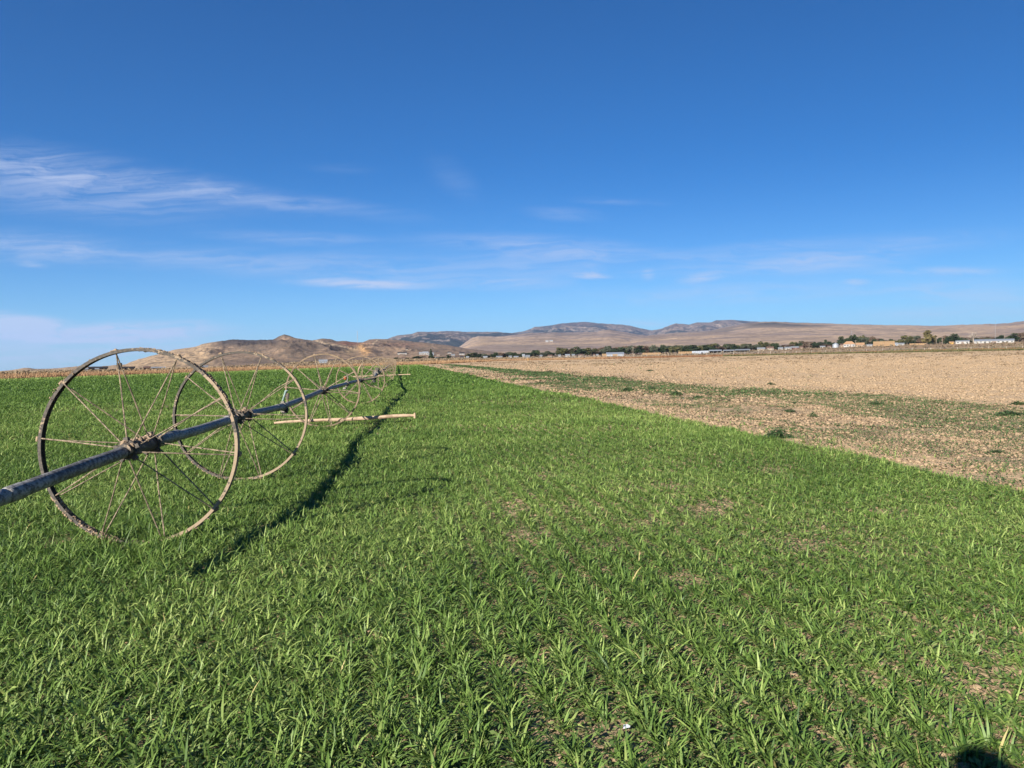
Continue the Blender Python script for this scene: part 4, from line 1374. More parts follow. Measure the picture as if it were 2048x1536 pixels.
LIST2 = [
    ('olive_round', 1526, 682, 15, 735, 'olive green tree left of the pink roofed houses'),
    ('olive_wide', 1536, 683, 18, 745, 'second olive tree beside the pink roofed houses'),
    ('dark_wide', 1553, 687, 17, 700, 'dark low tree in front of the pink roofed houses'),
    ('olive_round', 1585, 683, 15, 745, 'olive tree rising behind the low white sheds'),
    ('dark_round', 1597, 681, 16, 750, 'dark tree behind the small tan house'),
    ('brown_round', 1610, 681, 18, 750, 'reddish brown tree behind the small tan house'),
    ('brown_round', 1606, 690, 12, 690, 'small brown tree right of the small tan house'),
    ('dark_wide', 1628, 682, 22, 740, 'dark tree left of the round steel bin'),
    ('grey_round', 1643, 684, 16, 745, 'grey green tree just left of the round steel bin'),
    ('dark_round', 1650, 678, 9, 790, 'narrow dark tree standing behind the town on the slope'),
    ('dark_wide', 1658, 681, 14, 760, 'dark tree behind the round steel bin'),
    ('dark_round', 1686, 671, 16, 700, 'dark green tree at the left of the orange roofed farmhouse'),
    ('dark_round', 1698, 669, 18, 705, 'tall dark green tree behind the orange roofed farmhouse'),
    ('dark_cone', 1709, 669, 8, 710, 'pointed dark conifer beside the orange roofed farmhouse'),
    ('dark_wide', 1717, 674, 17, 700, 'dark spreading tree between the two orange roofed houses'),
    ('olive_wide', 1726, 667, 16, 715, 'olive topped tall tree, highest behind the second orange roof'),
    ('grey_round', 1728, 675, 14, 690, 'greyish tree in front of the olive topped tall tree'),
    ('brown_round', 1741, 671, 13, 715, 'brown topped tree left of the large hay stack'),
    ('dark_round', 1746, 677, 12, 690, 'dark tree at the left corner of the large hay stack'),
    ('brown_round', 1752, 674, 12, 740, 'thin brown tree behind the left corner of the large hay stack'),
    ('dark_wide', 1765, 675, 22, 740, 'dark tree showing above the large hay stack'),
    ('dark_round', 1778, 677, 14, 750, 'small dark tree above the right end of the large hay stack'),
    ('dark_wide', 1799, 677, 22, 730, 'low dark tree right of the large hay stack'),
    ('olive_round', 1814, 670, 17, 660, 'olive round tree left of the tall yellowing poplar'),
    ('grey_round', 1830, 672, 18, 730, 'grey green tree just left of the tall yellowing poplar'),
    ('brown_round', 1839, 675, 14, 720, 'brown tree at the foot of the tall yellowing poplar'),
    ('yellow_tall', 1853, 662, 14, 690, 'tall yellowing poplar, tallest tree of the town'),
    ('yellow_round', 1865, 670, 14, 700, 'yellowing round tree right of the tall poplar'),
    ('dark_wide', 1879, 673, 12, 735, 'dark tree between the two utility poles'),
    ('brown_round', 1889, 670, 14, 730, 'brown tree behind the right utility pole'),
    ('dark_round', 1904, 666, 22, 680, 'large dark green tree above the small yellow shed'),
    ('dark_cone', 1894, 673, 9, 670, 'dark pointed tree at the left of the small yellow shed'),
    ('dark_round', 1914, 671, 14, 700, 'dark tree at the right of the small yellow shed'),
    ('brown_round', 1928, 673, 15, 740, 'brown tree behind the white trailer'),
    ('bare', 1946, 664, 20, 690, 'pale bare branched tree left of the long white building'),
    ('brown_round', 1958, 674, 14, 735, 'low brown tree behind the left end of the long white building'),
    ('brown_round', 1976, 672, 16, 745, 'brown tree behind the middle of the long white building'),
    ('brown_round', 1990, 673, 12, 745, 'small brown tree beside the tall thin mast'),
    ('dark_wide', 2006, 668, 22, 710, 'dark wide tree behind the right end of the long white building'),
    ('dark_round', 2026, 665, 20, 700, 'dark full tree right of the long white building'),
    ('brown_round', 2044, 663, 16, 700, 'brown tree cut by the right border of the picture'),
]
for r in LIST2:
    tree(*r)

# ------------------------------------------------------------------ houses, barns and sheds
HM = {
    'white': simple_mat('white_wall_paint', (.29, .28, .265), .7, .2, 0, .8, .12),
    'cream': simple_mat('cream_wall_paint', (.27, .23, .185), .8, .15, 0, .8, .15),
    'tan': simple_mat('tan_wall_paint', (.30, .22, .15), .8, .15, 0, .8, .15),
    'grey': simple_mat('grey_wall', (.22, .215, .21), .8, .15, 0, .8, .2),
    'dark': simple_mat('dark_barn_wall', (.022, .018, .018), .8, .15, 0, .8, .3),
    'red': simple_mat('dull_red_wall', (.13, .065, .055), .8, .15, 0, .8, .25),
    'yellow': simple_mat('yellow_wall', (.38, .23, .07), .8, .15, 0, .8, .2),
    'steel': simple_mat('galvanised_sheet', (.33, .36, .39), .45, .4, .35, 1.5, .2),
    'bluewhite': simple_mat('pale_plastic_sheet', (.23, .255, .29), .5, .3, 0, 1.0, .2),
    'roof_dark': simple_mat('dark_roof', (.025, .022, .022), .8, .2, 0, 1, .2),
    'roof_grey': simple_mat('grey_metal_roof', (.20, .215, .23), .5, .3, .2, 1.5, .2),
    'roof_white': simple_mat('pale_metal_roof', (.22, .24, .265), .5, .3, .1, 1.5, .15),
    'roof_orange': simple_mat('orange_roof', (.29, .175, .10), .8, .2, 0, 1, .2),
    'roof_brown': simple_mat('brown_roof', (.11, .07, .055), .8, .2, 0, 1, .2),
    'glass': simple_mat('window_glass', (.04, .05, .06), .15, .5, 0, 1, .2),
    'door': simple_mat('door_paint', (.16, .12, .10), .6, .2, 0, 1, .2),
}


def house(px0, px1, ytop, ybase, Yd, wall, roof, label, name='house', cat='house', win=3, roof_f=.42, depth=None, open_front=False, pos=None, rz=None, group='buildings of the far town', hip=False, door=True):
    pc = (px0 + px1) / 2
    p = ongr(pc, Yd) if pos is None else pos
    Yd = p[1]
    wd = (px1 - px0) / FPX * Yd; ht = (ybase - ytop) / FPX * Yd
    dp = depth or min(max(wd * .6, 4), 11)
    hw = ht * (1 - roof_f); hr = ht * roof_f
    e = empty(name, p, -math.atan2(p[0], p[1]) + (rz if rz is not None else 0))
    tag(e, label, cat, group)
    ov = .12 * min(4, wd) + .1
    mb = MB()
    x0, x1 = -wd / 2 + ov * .5, wd / 2 - ov * .5; y0, y1 = 0.0, dp
    if open_front:
        mb.box((0, y1 - .1, hw / 2), (x1 - x0, .2, hw)); mb.box((x0 + .1, (y0 + y1) / 2 - .1, hw / 2), (.2, dp - .2, hw)); mb.box((x1 - .1, (y0 + y1) / 2 - .1, hw / 2), (.2, dp - .2, hw))
        npost = max(3, int(wd / 4))
        for k in range(1, npost):
            mb.box((x0 + (x1 - x0) * k / npost, .12, hw / 2), (.18, .18, hw))
    else:
        zb = -.6
        mb.add([(x0, y0, zb), (x1, y0, zb), (x1, y1, zb), (x0, y1, zb), (x0, y0, hw), (x1, y0, hw), (x1, y1, hw), (x0, y1, hw), (x0, dp / 2, ht - .12), (x1, dp / 2, ht - .12)],
               [(0, 1, 5, 4), (2, 3, 7, 6), (1, 2, 6, 9, 5), (3, 0, 4, 8, 7), (0, 3, 2, 1)])
    mb.build('wall', HM[wall], e)
    rb = MB(); th = .16; o_ = ov * .5
    ins = dp * .45 if hip else 0
    a = (-wd / 2, -o_, hw - .05); b = (wd / 2, -o_, hw - .05); c = (wd / 2 - ins, dp / 2, ht); d = (-wd / 2 + ins, dp / 2, ht); f = (wd / 2, dp + o_, hw - .05); h = (-wd / 2, dp + o_, hw - .05)
    up = Vector((0, 0, th)); top = [Vector(q) + up for q in (a, b, c, d, f, h)]; bot = [Vector(q) for q in (a, b, c, d, f, h)]
    rb.add(top + bot, [(0, 1, 2, 3), (3, 2, 4, 5), (7, 6, 9, 8), (8, 9, 11, 10), (0, 6, 7, 1), (1, 7, 8, 2), (2, 8, 10, 4), (4, 10, 11, 5), (5, 11, 9, 3), (3, 9, 6, 0)] + ([(1, 2, 4), (0, 5, 3)] if hip else []))
    rb.build('roof', HM[roof], e)
    if not open_front and win:
        n = win + (1 if door else 0)
        for k in range(n):
            cx = x0 + (x1 - x0) * (k + .5) / n
            if door and k == n // 2:
                q = MB(); q.box((cx, -.03, min(1.05, hw * .42)), (min(1.0, wd * .1) if cat == 'house' else min(3, wd * .16), .08, min(2.1, hw * .84))); q.build('door', HM['door'], e)
            else:
                q = MB(); q.box((cx, -.03, hw * .58), (min(1.3, wd * .12), .07, hw * .36)); q.build('window', HM['glass'], e)
    return e


def hillpos(px, py):
    return march(px, py, 300, 6000)


B = house
# far left, before the brown hills
B(163, 176, 740, 745.5, 300, 'white', 'roof_white', 'small white shed left of the dark barns at the far left', 'shed', 'shed', 1, .35, door=False)
B(178, 214, 737.5, 745, 305, 'dark', 'roof_dark', 'long dark barn behind the rust weeds, leftmost barn', 'barn', 'barn', 3, .4)
B(190, 198, 741, 745.5, 297, 'white', 'roof_white', 'white trailer parked before the leftmost dark barn', 'trailer', 'trailer', 1, .2, door=False)
B(234, 244, 730, 743.5, 310, 'dark', 'roof_dark', 'tall narrow dark shed with a steep roof behind the weeds', 'shed', 'shed', 1, .45, door=False)
B(241, 269, 737.5, 743.5, 305, 'dark', 'roof_dark', 'low dark shed joined to the tall narrow dark shed', 'shed', 'shed', 2, .4)
B(287, 301, 736, 741.5, 310, 'dark', 'roof_brown', 'small dark shed between the low dark shed and the white row', 'shed', 'shed', 1, .4, door=False)
B(303, 330, 737, 741, 310, 'white', 'roof_white', 'long low white shed right of the dark sheds', 'shed', 'shed', 4, .25)
B(402, 416, 735, 739, 330, 'white', 'roof_white', 'small white building below the left hill slope', 'shed', 'shed', 2, .3, door=False)
for k, px in enumerate((640, 646, 652)):
    B(px - 2.6, px + 3.2, 722, 728.5, 420, 'bluewhite', 'roof_white', ('pale blue greenhouse bay, left of three below the brown hill', 'pale blue greenhouse bay, middle of three below the brown hill', 'pale blue greenhouse bay, right of three below the brown hill')[k], 'greenhouse', 'greenhouse', 1, .5, door=False)
# on and below the hill slope
for (a, b, c_, d_, wl, rf, lab) in (
        (795, 805, 704.5, 709, 'white', 'roof_dark', 'white barn with a dark roof on the hill foot, left of the pair'),
        (805, 814, 704, 709, 'white', 'roof_dark', 'white barn with a dark roof on the hill foot, right of the pair'),
        (811, 817, 697, 700.5, 'cream', 'roof_dark', 'tiny house high on the hill slope'),
        (818, 823, 698, 701, 'tan', 'roof_brown', 'tiny tan shed beside the highest house on the slope'),
        (838, 845, 705, 710, 'white', 'roof_white', 'white gabled farmhouse, leftmost of the white cluster'),
        (845, 857, 704, 710, 'white', 'roof_white', 'large white farmhouse in the middle of the white cluster'),
        (857, 868, 705, 711, 'bluewhite', 'roof_grey', 'pale grey house at the right end of the white cluster'),
        (873, 880, 707.5, 711.5, 'cream', 'roof_brown', 'cream house with a tan roof right of the white cluster'),
        (895, 903, 703, 707, 'white', 'roof_dark', 'white house with a black roof on the slope'),
        (902, 910, 708, 712, 'grey', 'roof_grey', 'grey shed below the white house with the black roof'),
        (918, 929, 704.5, 709.5, 'white', 'roof_dark', 'white walled house with a dark roof left of the tree belt'),
        (1091, 1097, 681, 684.5, 'white', 'roof_white', 'white block building alone on the distant slope, left of two'),
        (1099, 1106, 680.5, 684.5, 'cream', 'roof_white', 'pale block building alone on the distant slope, right of two')):
    p = hillpos((a + b) / 2, d_ + .3)
    B(a, b, c_, d_, 0, wl, rf, lab, 'house' if 'house' in lab else 'building', 'house' if 'house' in lab else 'building', 2, .42, pos=p, depth=max(5, (b - a) / FPX * p[1] * .6))
# along the foot of the tree belt
SM = [(773, 778, 714, 717.5, 'white', 'roof_white', 'tiny white shed left of the first dark bushes'), (803, 812, 714, 718, 'cream', 'roof_brown', 'small cream house under the white barns'),
      (845, 852, 714, 718, 'cream', 'roof_brown', 'small cream shed between the dark bushes'), (870, 877, 715, 718.5, 'white', 'roof_grey', 'small white shed right of the small dark tree'),
      (920, 927, 711, 715.5, 'cream', 'roof_dark', 'cream cottage left of the olive tree'), (932, 938, 711.5, 716, 'white', 'roof_white', 'white shed at the left end of the tree belt'),
      (966, 975, 712, 716.5, 'white', 'roof_white', 'white gabled house under the greyish low tree'), (992, 1005, 712, 716.5, 'cream', 'roof_grey', 'wide cream house below the brown leafed tree'),
      (1017, 1024, 711.5, 716, 'white', 'roof_grey', 'white house below the grey green tree'), (1027, 1037, 712, 715.5, 'white', 'roof_white', 'low white shed below the broad dark tree'),
      (1044, 1050, 707, 714, 'white', 'roof_white', 'tall white gabled house left of the tall spreading tree'), (1050, 1060, 709.5, 714.5, 'bluewhite', 'roof_grey', 'long pale shed below the tall spreading tree'),
      (1079, 1085, 708.5, 713, 'white', 'roof_grey', 'white shed right of the tall spreading tree'), (1095, 1105, 709, 713.5, 'cream', 'roof_brown', 'cream house below the round dark tree'),
      (1116, 1122, 707.5, 712, 'white', 'roof_grey', 'white cottage at the left foot of the dense belt'), (1130, 1140, 707, 712, 'white', 'roof_white', 'white house at the foot of the dense belt'),
      (1143, 1150, 706.5, 711.5, 'grey', 'roof_grey', 'grey shed right of the white house in the dense belt'), (1158, 1165, 706.5, 711, 'cream', 'roof_brown', 'cream cottage in the middle of the dense belt'),
      (1186, 1190, 696, 700, 'cream', 'roof_brown', 'cream gable showing over the dense belt'), (1192, 1197, 708, 711.5, 'white', 'roof_white', 'small white box shed left of the silver shed')]
for (a, b, c_, d_, wl, rf, lab) in SM:
    B(a, b, c_, d_, 655, wl, rf, lab, 'house' if ('house' in lab or 'cottage' in lab) else 'shed', 'house' if ('house' in lab or 'cottage' in lab) else 'shed', 2, .42)
B(1212, 1248, 703, 710.5, 560, 'bluewhite', 'roof_white', 'long silver metal shed at the field end', 'shed', 'shed', 0, .45, depth=14, door=False)
B(1418, 1443, 696.5, 703, 560, 'grey', 'roof_white', 'open fronted grey shed right of the plastic covered stacks', 'open_shed', 'shed', 0, .3, open_front=True, depth=9)
B(1446, 1468, 696.5, 702, 570, 'grey', 'roof_grey', 'long low grey shed, left of two', 'open_shed', 'shed', 0, .35, open_front=True, depth=8)
B(1470, 1499, 696, 701.5, 575, 'grey', 'roof_grey', 'long low grey shed, right of two', 'open_shed', 'shed', 0, .35, open_front=True, depth=8)
R2 = [(1514, 1530, 691, 697, 'cream', 'roof_grey', 'low cream shed under the olive trees'), (1533, 1547, 688, 695, 'cream', 'roof_brown', 'pink brown roofed house between the olive trees'),
      (1556, 1566, 692, 696.5, 'white', 'roof_white', 'white shed in front of the dark low tree'), (1569, 1583, 688, 693, 'white', 'roof_grey', 'white house with a grey roof, left of the long white one'),
      (1582, 1597, 687.5, 693, 'red', 'roof_grey', 'long dull red house with a grey roof'), (1598, 1606, 690, 695, 'tan', 'roof_brown', 'small tan house near the brown tree'),
      (1640, 1650, 691, 695, 'white', 'roof_white', 'small white shed left of the round steel bin'), (1654, 1662, 677, 681, 'cream', 'roof_brown', 'cream house on the rise behind the town'),
      (1680, 1688, 687, 693.5, 'tan', 'roof_brown', 'small tan shed between the steel bin and the farmhouse')]
for (a, b, c_, d_, wl, rf, lab) in R2:
    B(a, b, c_, d_, 640, wl, rf, lab, 'house' if 'house' in lab else 'shed', 'house' if 'house' in lab else 'shed', 3, .4)
B(1687, 1709, 683, 694, 600, 'white', 'roof_orange', 'white farmhouse with an orange hipped roof', 'house', 'house', 3, .48, hip=True)
B(1711, 1728, 685.5, 693, 610, 'tan', 'roof_orange', 'tan house with an orange roof right of the white farmhouse', 'house', 'house', 3, .48)
B(1733, 1744, 688.5, 692.5, 640, 'grey', 'roof_grey', 'low grey shed left of the large hay stack', 'shed', 'shed', 1, .35, door=False)
B(1784, 1795, 680.5, 686, 650, 'bluewhite', 'roof_white', 'white building right above the large hay stack', 'building', 'building', 2, .4)
B(1795, 1808, 685, 690, 620, 'grey', 'roof_grey', 'low grey shed right of the large hay stack', 'shed', 'shed', 1, .4, door=False)
B(1898, 1907, 682, 687, 600, 'yellow', 'roof_orange', 'small yellow shed under the large dark tree', 'shed', 'shed', 1, .3, door=False)
B(1912, 1937, 680, 686.5, 600, 'white', 'roof_white', 'white box trailer shed between the yellow shed and the bare tree', 'trailer_shed', 'shed', 2, .25)
B(1953, 2022, 677.5, 685, 600, 'white', 'roof_white', 'very long white building near the right border', 'long_building', 'building', 8, .45, depth=16)

# ------------------------------------------------------------------ round steel bin
p = ongr(1671, 610); e = empty('grain_bin', p); tag(e, 'round galvanised steel bin with a cone roof left of the farmhouse', 'grain bin')
mb = MB(); rb_ = 2.4
mb.tube([(0, 0, -.4), (0, 0, 2.4)], [rb_, rb_], 28)
for k in range(5):
    mb.tube([(0, 0, .3 + k * .45), (0, 0, .36 + k * .45)], [rb_ + .03, rb_ + .03], 28)
mb.build('wall', HM['steel'], e)
mb = MB(); mb.tube([(0, 0, 2.38), (0, 0, 2.5), (0, 0, 3.6), (0, 0, 3.75)], [rb_ + .12, rb_ + .06, .4, .3], 28); mb.build('roof', HM['steel'], e)

# ------------------------------------------------------------------ hay stacks
m_hay, t, out = new_mat('hay_bale')
tc = t.new('ShaderNodeTexCoord'); P = tc.outputs['Object']
n1 = t.noise(P, 6, 5, .7)
principled(t, out, t.mix(t.mr(n1, .3, .7), (.16, .105, .060), (.28, .19, .11)), .95, .05)
m_tarp = simple_mat('pale_tarpaulin', (.26, .29, .335), .5, .3, 0, .6, .2)


def hay(px0, px1, ytop, ybase, Yd, label, rows, mat=None, group='hay stacks beyond the field'):
    p = ongr((px0 + px1) / 2, Yd)
    e_rz = -math.atan2(p[0], p[1])
    wd = (px1 - px0) / FPX * Yd; ht = (ybase - ytop) / FPX * Yd
    n = max(3, int(wd / 1.3)); mb = MB(); bw = wd / n; bh = ht / rows
    random.seed(int(px0))
    for r in range(rows):
        for k in range(n):
            if r == rows - 1 and random.random() < .0:
                continue
            for j in range(2):
                mb.box((-wd / 2 + bw * (k + .5), .9 + j * 2.3, bh * (r + .5) - .03), (bw * .93, 2.2 + random.uniform(-.2, .2), bh * .96), random.uniform(-.03, .03))
    o = mb.build('hay_stack', mat or m_hay); o.location = [float(q) for q in p]; o.rotation_euler.z = e_rz
    tag(o, label, 'hay stack', group)


hay(1748, 1787, 684, 693.5, 600, 'large orange hay stack of upright bales, tallest of the stacks', 3)
hay(1357, 1388, 699, 704, 570, 'long orange hay stack left of the plastic covered stacks', 2)
hay(1285, 1321, 702.5, 707.5, 560, 'low tan hay stack between the silver shed and the long orange stack', 2)
hay(1204, 1213, 705, 710.5, 550, 'small orange hay stack against the left end of the silver shed', 2)
hay(1225, 1235, 707.5, 712, 535, 'small yellow hay stack in front of the silver shed', 2)
hay(1820, 1850, 685, 688.5, 620, 'low tan hay row under the tall poplar', 1)
hay(1384, 1402, 698, 703.5, 560, 'stack under pale plastic sheeting, left of two', 2, m_tarp, 'plastic covered stacks')
hay(1402, 1417, 697.5, 703, 565, 'stack under pale plastic sheeting, right of two', 2, m_tarp, 'plastic covered stacks')

# ------------------------------------------------------------------ masts and poles
m_pole = simple_mat('grey_pole_wood', (.22, .18, .14), .9, .1, 0, 3, .25)
m_mast = simple_mat('mast_steel', (.30, .31, .34), .6, .3, .2, 3, .2)


def mast(px, ytop, pos, label, lattice=True, r=.35):
    h = H + (714 - .018 * (px - 1024) - ytop) / FPX * pos[1] - pos[2]
    mb = MB()
    if lattice:
        for k in range(3):
            a = k * 2.094
            mb.tube([(math.cos(a) * r * 1.4, math.sin(a) * r * 1.4, -1), (math.cos(a) * r * .6, math.sin(a) * r * .6, h)], r * .22, 5)
        n = int(h / 2.5)
        for k in range(n):
            z0 = h * k / n; z1 = h * (k + 1) / n; q = r * (1.4 - .8 * k / n)
            for j in range(3):
                a = j * 2.094; b = (j + 1) * 2.094
                mb.tube([(math.cos(a) * q, math.sin(a) * q, z0), (math.cos(b) * q, math.sin(b) * q, z1)], r * .12, 4)
    else:
        mb.tube([(0, 0, -1), (0, 0, h)], [r, r * .6], 8)
    o = mb.build('radio_mast', m_mast); o.location = [float(q) for q in pos]
    tag(o, label, 'mast')


mast(715, 662, hillpos(715, 686), 'thin tall radio mast on the brown hill above the orange cut', True, .8)
mast(1990, 641, ongr(1990, 640), 'very tall thin mast rising from the long white building', True, .09)
mast(1703, 661, ongr(1703, 720), 'thin dark mast among the dark trees by the farmhouse', True, .12)


def upole(px, ytop, Yd, label, arm=True):
    p = ongr(px, Yd); h = H + (714 - .018 * (px - 1024) - ytop) / FPX * Yd - p[2]
    e = empty('utility_pole', p, -math.atan2(p[0], p[1])); tag(e, label, 'utility pole', 'utility poles of the far town')
    mb = MB(); mb.tube([(0, 0, -.5), (0, 0, h)], [.2, .14], 8); mb.build('pole', m_pole, e)
    if arm:
        mb = MB(); mb.box((0, -.2, h - .7), (2.2, .14, .16)); mb.build('crossarm', m_pole, e)
        mb = MB()
        for x in (-.9, 0, .9):
            mb.tube([(x, -.2, h - .61), (x, -.2, h - .35)], .07, 6)
        mb.build('insulators', HM['glass'], e)


for (px, yt, Yd, lab) in ((1872, 674, 600, 'pale utility pole right of the tall poplar, left of a close pair'), (1884, 673, 610, 'utility pole beside the brown tree, right of a close pair'),
                          (1711, 680, 590, 'short utility pole in front of the second orange roofed house'), (1266, 693, 640, 'utility pole standing before the trees right of the silver shed'),
                          (1618, 686, 630, 'utility pole before the dark trees left of the steel bin'), (2008, 668, 640, 'utility pole behind the right half of the long white building')):
    upole(px, yt, Yd, lab)

# ------------------------------------------------------------------ fence of wooden posts beyond the ploughed field
fe = empty('post_fence', (0, 0, 0)); tag(fe, 'wire fence on wooden posts along the far edge of the ploughed field', 'fence')
post_me = None
ppos = []
for k in range(44):
    a = .02 + .66 * k / 43 + random.uniform(-.002, .002); r = 322 + 10 * math.sin(k * .5)
    x, y = r * math.sin(a), r * math.cos(a); ppos.append((x, y, float(gz(x, y))))
    mb = MB(); h = random.uniform(1.25, 1.6); mb.tube([(0, 0, -.3), (random.uniform(-.05, .05), 0, h)], [.10, .085], 7)
    if post_me is None or k % 7 == 0:
        post_me = mb.mesh('post'); post_me.materials.append(m_bark_pale)
    o = bpy.data.objects.new('post', post_me); COL.objects.link(o); o.parent = fe; o.location = ppos[-1]
for zz in (.5, .9, 1.2):
    mb = MB(); mb.tube([(q[0], q[1], q[2] + zz) for q in ppos], .012, 4); mb.build('wire', m_mast, fe)

# pale dirt mound with a white standpipe
p = ongr(1862, 320); e = None
N = 26; mb = MB(); vs_ = []; fs_ = []
for i in range(9):
    for k in range(N):
        a = 2 * math.pi * k / N; r = i / 8; q = 1 + .15 * math.sin(3 * a) + random.uniform(-.05, .05)
        vs_.append((math.cos(a) * r * 3.6 * q, math.sin(a) * r * 2.0 * q, 1.05 * (1 - r ** 1.3) * (1 + random.uniform(-.08, .08)) - .05))
for i in range(8):
    for k in range(N):
        fs_.append((i * N + k, i * N + (k + 1) % N, (i + 1) * N + (k + 1) % N, (i + 1) * N + k))
mb.add(vs_, fs_); o = mb.build('dirt_mound', m_clod); o.location = [float(q) for q in p]
tag(o, 'pale dirt mound at the far right end of the ploughed field', 'mound')
p = ongr(1861, 316); mb = MB(); mb.tube([(0, 0, -.2), (0, 0, .95)], .13, 10); mb.tube([(0, 0, .95), (0, 0, 1.05)], [.17, .15], 10)
o = mb.build('standpipe', HM['white']); o.location = [float(q) for q in p]; tag(o, 'short white standpipe in front of the pale dirt mound', 'pipe')
p = ongr(1056, 280); mb = MB(); mb.tube([(0, 0, -.2), (0, 0, .75)], [.16, .14], 8); mb.blob((0, 0, .75), .16, .1)
o = mb.build('marker_post', HM['yellow']); o.location = [float(q) for q in p]; tag(o, 'short yellow marker post at the far end of the ploughed field', 'marker post')

# a second wheel line, parked far off beyond the fence
l2 = empty('wheel_line', (0, 0, 0)); tag(l2, 'far off wheel line parked on the grass before the grey sheds', 'irrigator')
pts2 = [ongr(px, 430) + np.array([0, 0, .8]) for px in (1448, 1462, 1486, 1509, 1521)]
mb = MB(); mb.tube(pts2, .063, 6); mb.build('pipe', m_alu, l2)
for k in (0, 1, 3, 4):
    rim = wheel_rim(90 + k, 40)
    for j in range(NSP):
        for s in (-1, 1):
            p0, p1 = spoke_ends(j, s, .3 * k); rim.tube([p0, p1], .0065, 4, False)
    o = rim.build('wheel', m_rim, l2); o.location = [float(q) for q in pts2[k]]; o.rotation_euler = (0, 0, rad(70))

# ------------------------------------------------------------------ the photographer, just out of frame: casts the head shadow at the lower right
PX, PY = -.51, -.41
m_skin = simple_mat('skin', (.50, .32, .23), .6, .3, 0, 8, .1)
m_shirt = simple_mat('blue_shirt', (.10, .13, .22), .9, .1, 0, 12, .2)
m_jean = simple_mat('denim', (.06, .08, .13), .9, .1, 0, 20, .2)
m_cap = simple_mat('dark_cap', (.05, .05, .06), .9, .1, 0, 20, .2)


def skin_mesh(name, nodes, edges, root, mat, parent=None, sub=2):
    me = bpy.data.meshes.new(name); me.from_pydata([n[0] for n in nodes], edges, []); me.update()
    o = link(name, me, mat, parent)
    o.modifiers.new('skin', 'SKIN'); sb = o.modifiers.new('smooth', 'SUBSURF'); sb.levels = sub; sb.render_levels = sub
    if not me.skin_vertices:
        bpy.context.view_layer.objects.active = o
    for i, n in enumerate(nodes):
        sv = me.skin_vertices[0].data[i]; r = n[1]
        sv.radius = (r, r) if np.isscalar(r) else r
        sv.use_root = (i == root)
    return o


HT = 1.80
body = [((0, 0, .98), (.155, .11)), ((0, 0, 1.15), (.15, .105)), ((0, 0, 1.36), (.17, .115)), ((0, .005, 1.50), (.10, .08)), ((0, .01, 1.56), .056), ((0, .03, 1.62), .07), ((0, .03, 1.70), (.078, .095)), ((0, .015, 1.775), (.055, .07)),
        ((.19, 0, 1.45), .058), ((.27, .02, 1.20), .045), ((.30, .22, 1.38), .034), ((.29, .26, 1.42), .03),
        ((-.19, 0, 1.45), .058), ((-.05, .16, 1.22), .045), ((.14, .25, 1.36), .034), ((.19, .27, 1.41), .03),
        ((.10, 0, .90), .09), ((.12, .01, .50), .062), ((.13, -.02, .09), .042), ((.14, .14, .045), .04),
        ((-.10, 0, .90), .09), ((-.12, .01, .50), .062), ((-.13, -.02, .09), .042), ((-.14, .14, .045), .04)]
edges = [(0, 1), (1, 2), (2, 3), (3, 4), (4, 5), (5, 6), (6, 7), (2, 8), (8, 9), (9, 10), (10, 11), (2, 12), (12, 13), (13, 14), (14, 15), (0, 16), (16, 17), (17, 18), (18, 19), (0, 20), (20, 21), (21, 22), (22, 23)]
per = skin_mesh('person', body, edges, 0, m_skin)
per.location = (PX, PY, 0); per.scale = (.935, .935, .935)
tag(per, 'person in a dark cap and blue shirt standing behind the camera', 'person')
sh = skin_mesh('shirt', [((0, 0, .93), (.17, .125)), ((0, 0, 1.15), (.165, .12)), ((0, 0, 1.36), (.185, .13)), ((0, .005, 1.49), (.12, .095)), ((.19, 0, 1.45), .07), ((.25, .015, 1.26), .062), ((-.19, 0, 1.45), .07), ((-.09, .12, 1.26), .062)],
               [(0, 1), (1, 2), (2, 3), (2, 4), (4, 5), (2, 6), (6, 7)], 0, m_shirt, per)
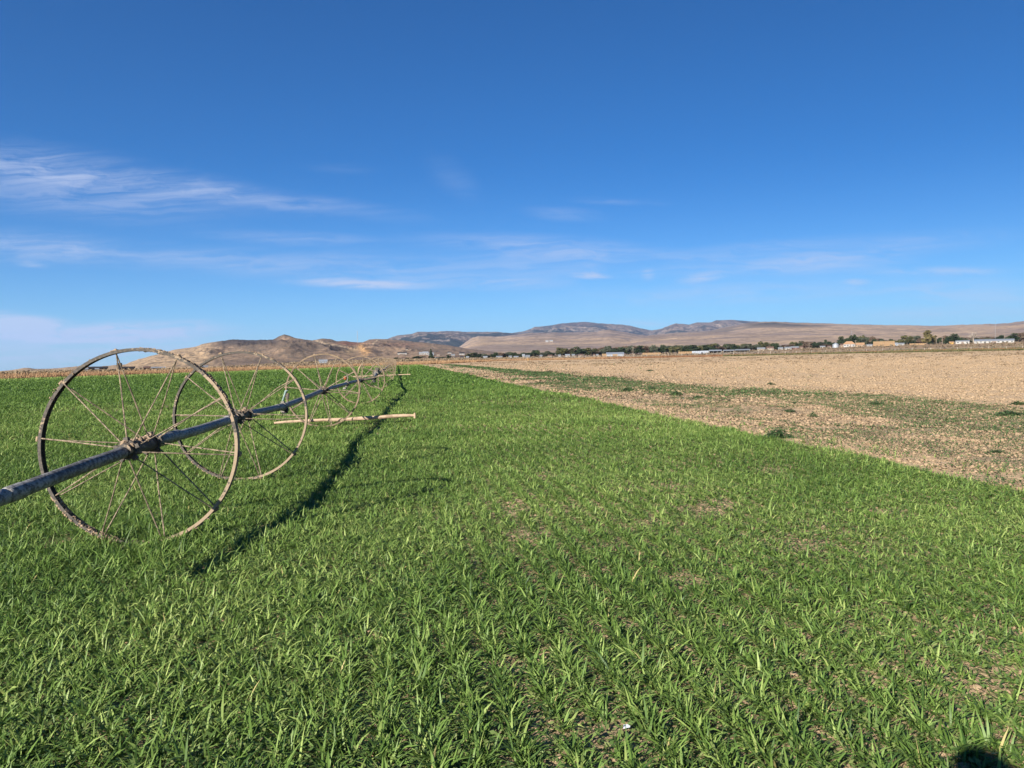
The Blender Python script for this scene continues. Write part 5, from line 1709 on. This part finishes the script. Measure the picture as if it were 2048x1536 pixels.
tr_ = skin_mesh('trousers', [((0, 0, .98), (.165, .12)), ((.10, 0, .88), .105), ((.12, .01, .50), .08), ((.13, -.02, .10), .07), ((-.10, 0, .88), .105), ((-.12, .01, .50), .08), ((-.13, -.02, .10), .07)],
                [(0, 1), (1, 2), (2, 3), (0, 4), (4, 5), (5, 6)], 0, m_jean, per)
mb = MB(); mb.blob((0, .02, 1.745), .112, .0, True, (.95, 1.1, .75)); mb.tube([(0, .08, 1.755), (0, .20, 1.735)], [.085, .06], 10); mb.build('cap', m_cap, per)
for k, (sx, base, tips) in enumerate(((1, (.29, .26, 1.42), 1), (-1, (.19, .27, 1.41), -1))):
    mb = MB(); b = Vector(base)
    mb.blob(b + Vector((0, .02, .03)), .035, .0, True, (.8, .6, 1.1))
    for f in range(4):
        L = (.070, .078, .073, .058)[f]; s0 = b + Vector((0, .025, .055 - f * .018))
        mb.tube([s0, s0 + Vector((sx * .02, .03, .004)), s0 + Vector((-sx * .005, L * .8, .0))], [.009, .0085, .007], 7)
    mb.tube([b + Vector((-sx * .02, .01, .04)), b + Vector((-sx * .04, .0, .07)), b + Vector((-sx * .035, .0, .10))], [.011, .010, .008], 7)
    mb.build('hand', m_skin, per, True)
mb = MB(); mb.box((0, -.03, H - .004), (.150, .008, .074)); mb.box((-.055, -.0235, H + .015), (.03, .003, .03))
o = mb.build('phone', m_black); tag(o, 'black phone held up in both hands at the camera position', 'phone')

# ------------------------------------------------------------------ air between here and the mountains
m_haze, t, out = new_mat('haze_air')
pv = t.new('ShaderNodeVolumePrincipled'); pv.inputs['Color'].default_value = (.42, .60, 1.0, 1); pv.inputs['Density'].default_value = HAZE_D
pv.inputs['Anisotropy'].default_value = 0.1
t.l.new(pv.outputs[0], out.inputs['Volume'])
mb = MB()
x0, x1, y0, y1, z0, z1 = -16000, 16000, -16000, 16000, -180, 620
mb.add([(x0, y0, z0), (x1, y0, z0), (x1, y1, z0), (x0, y1, z0), (x0, y0, z1), (x1, y0, z1), (x1, y1, z1), (x0, y1, z1)], [(3, 2, 1, 0), (4, 5, 6, 7), (0, 1, 5, 4), (1, 2, 6, 5), (2, 3, 7, 6), (3, 0, 4, 7)])
hz_o = mb.build('haze', m_haze); tag(hz_o, 'thin blue haze of the distance', 'haze', kind='stuff')
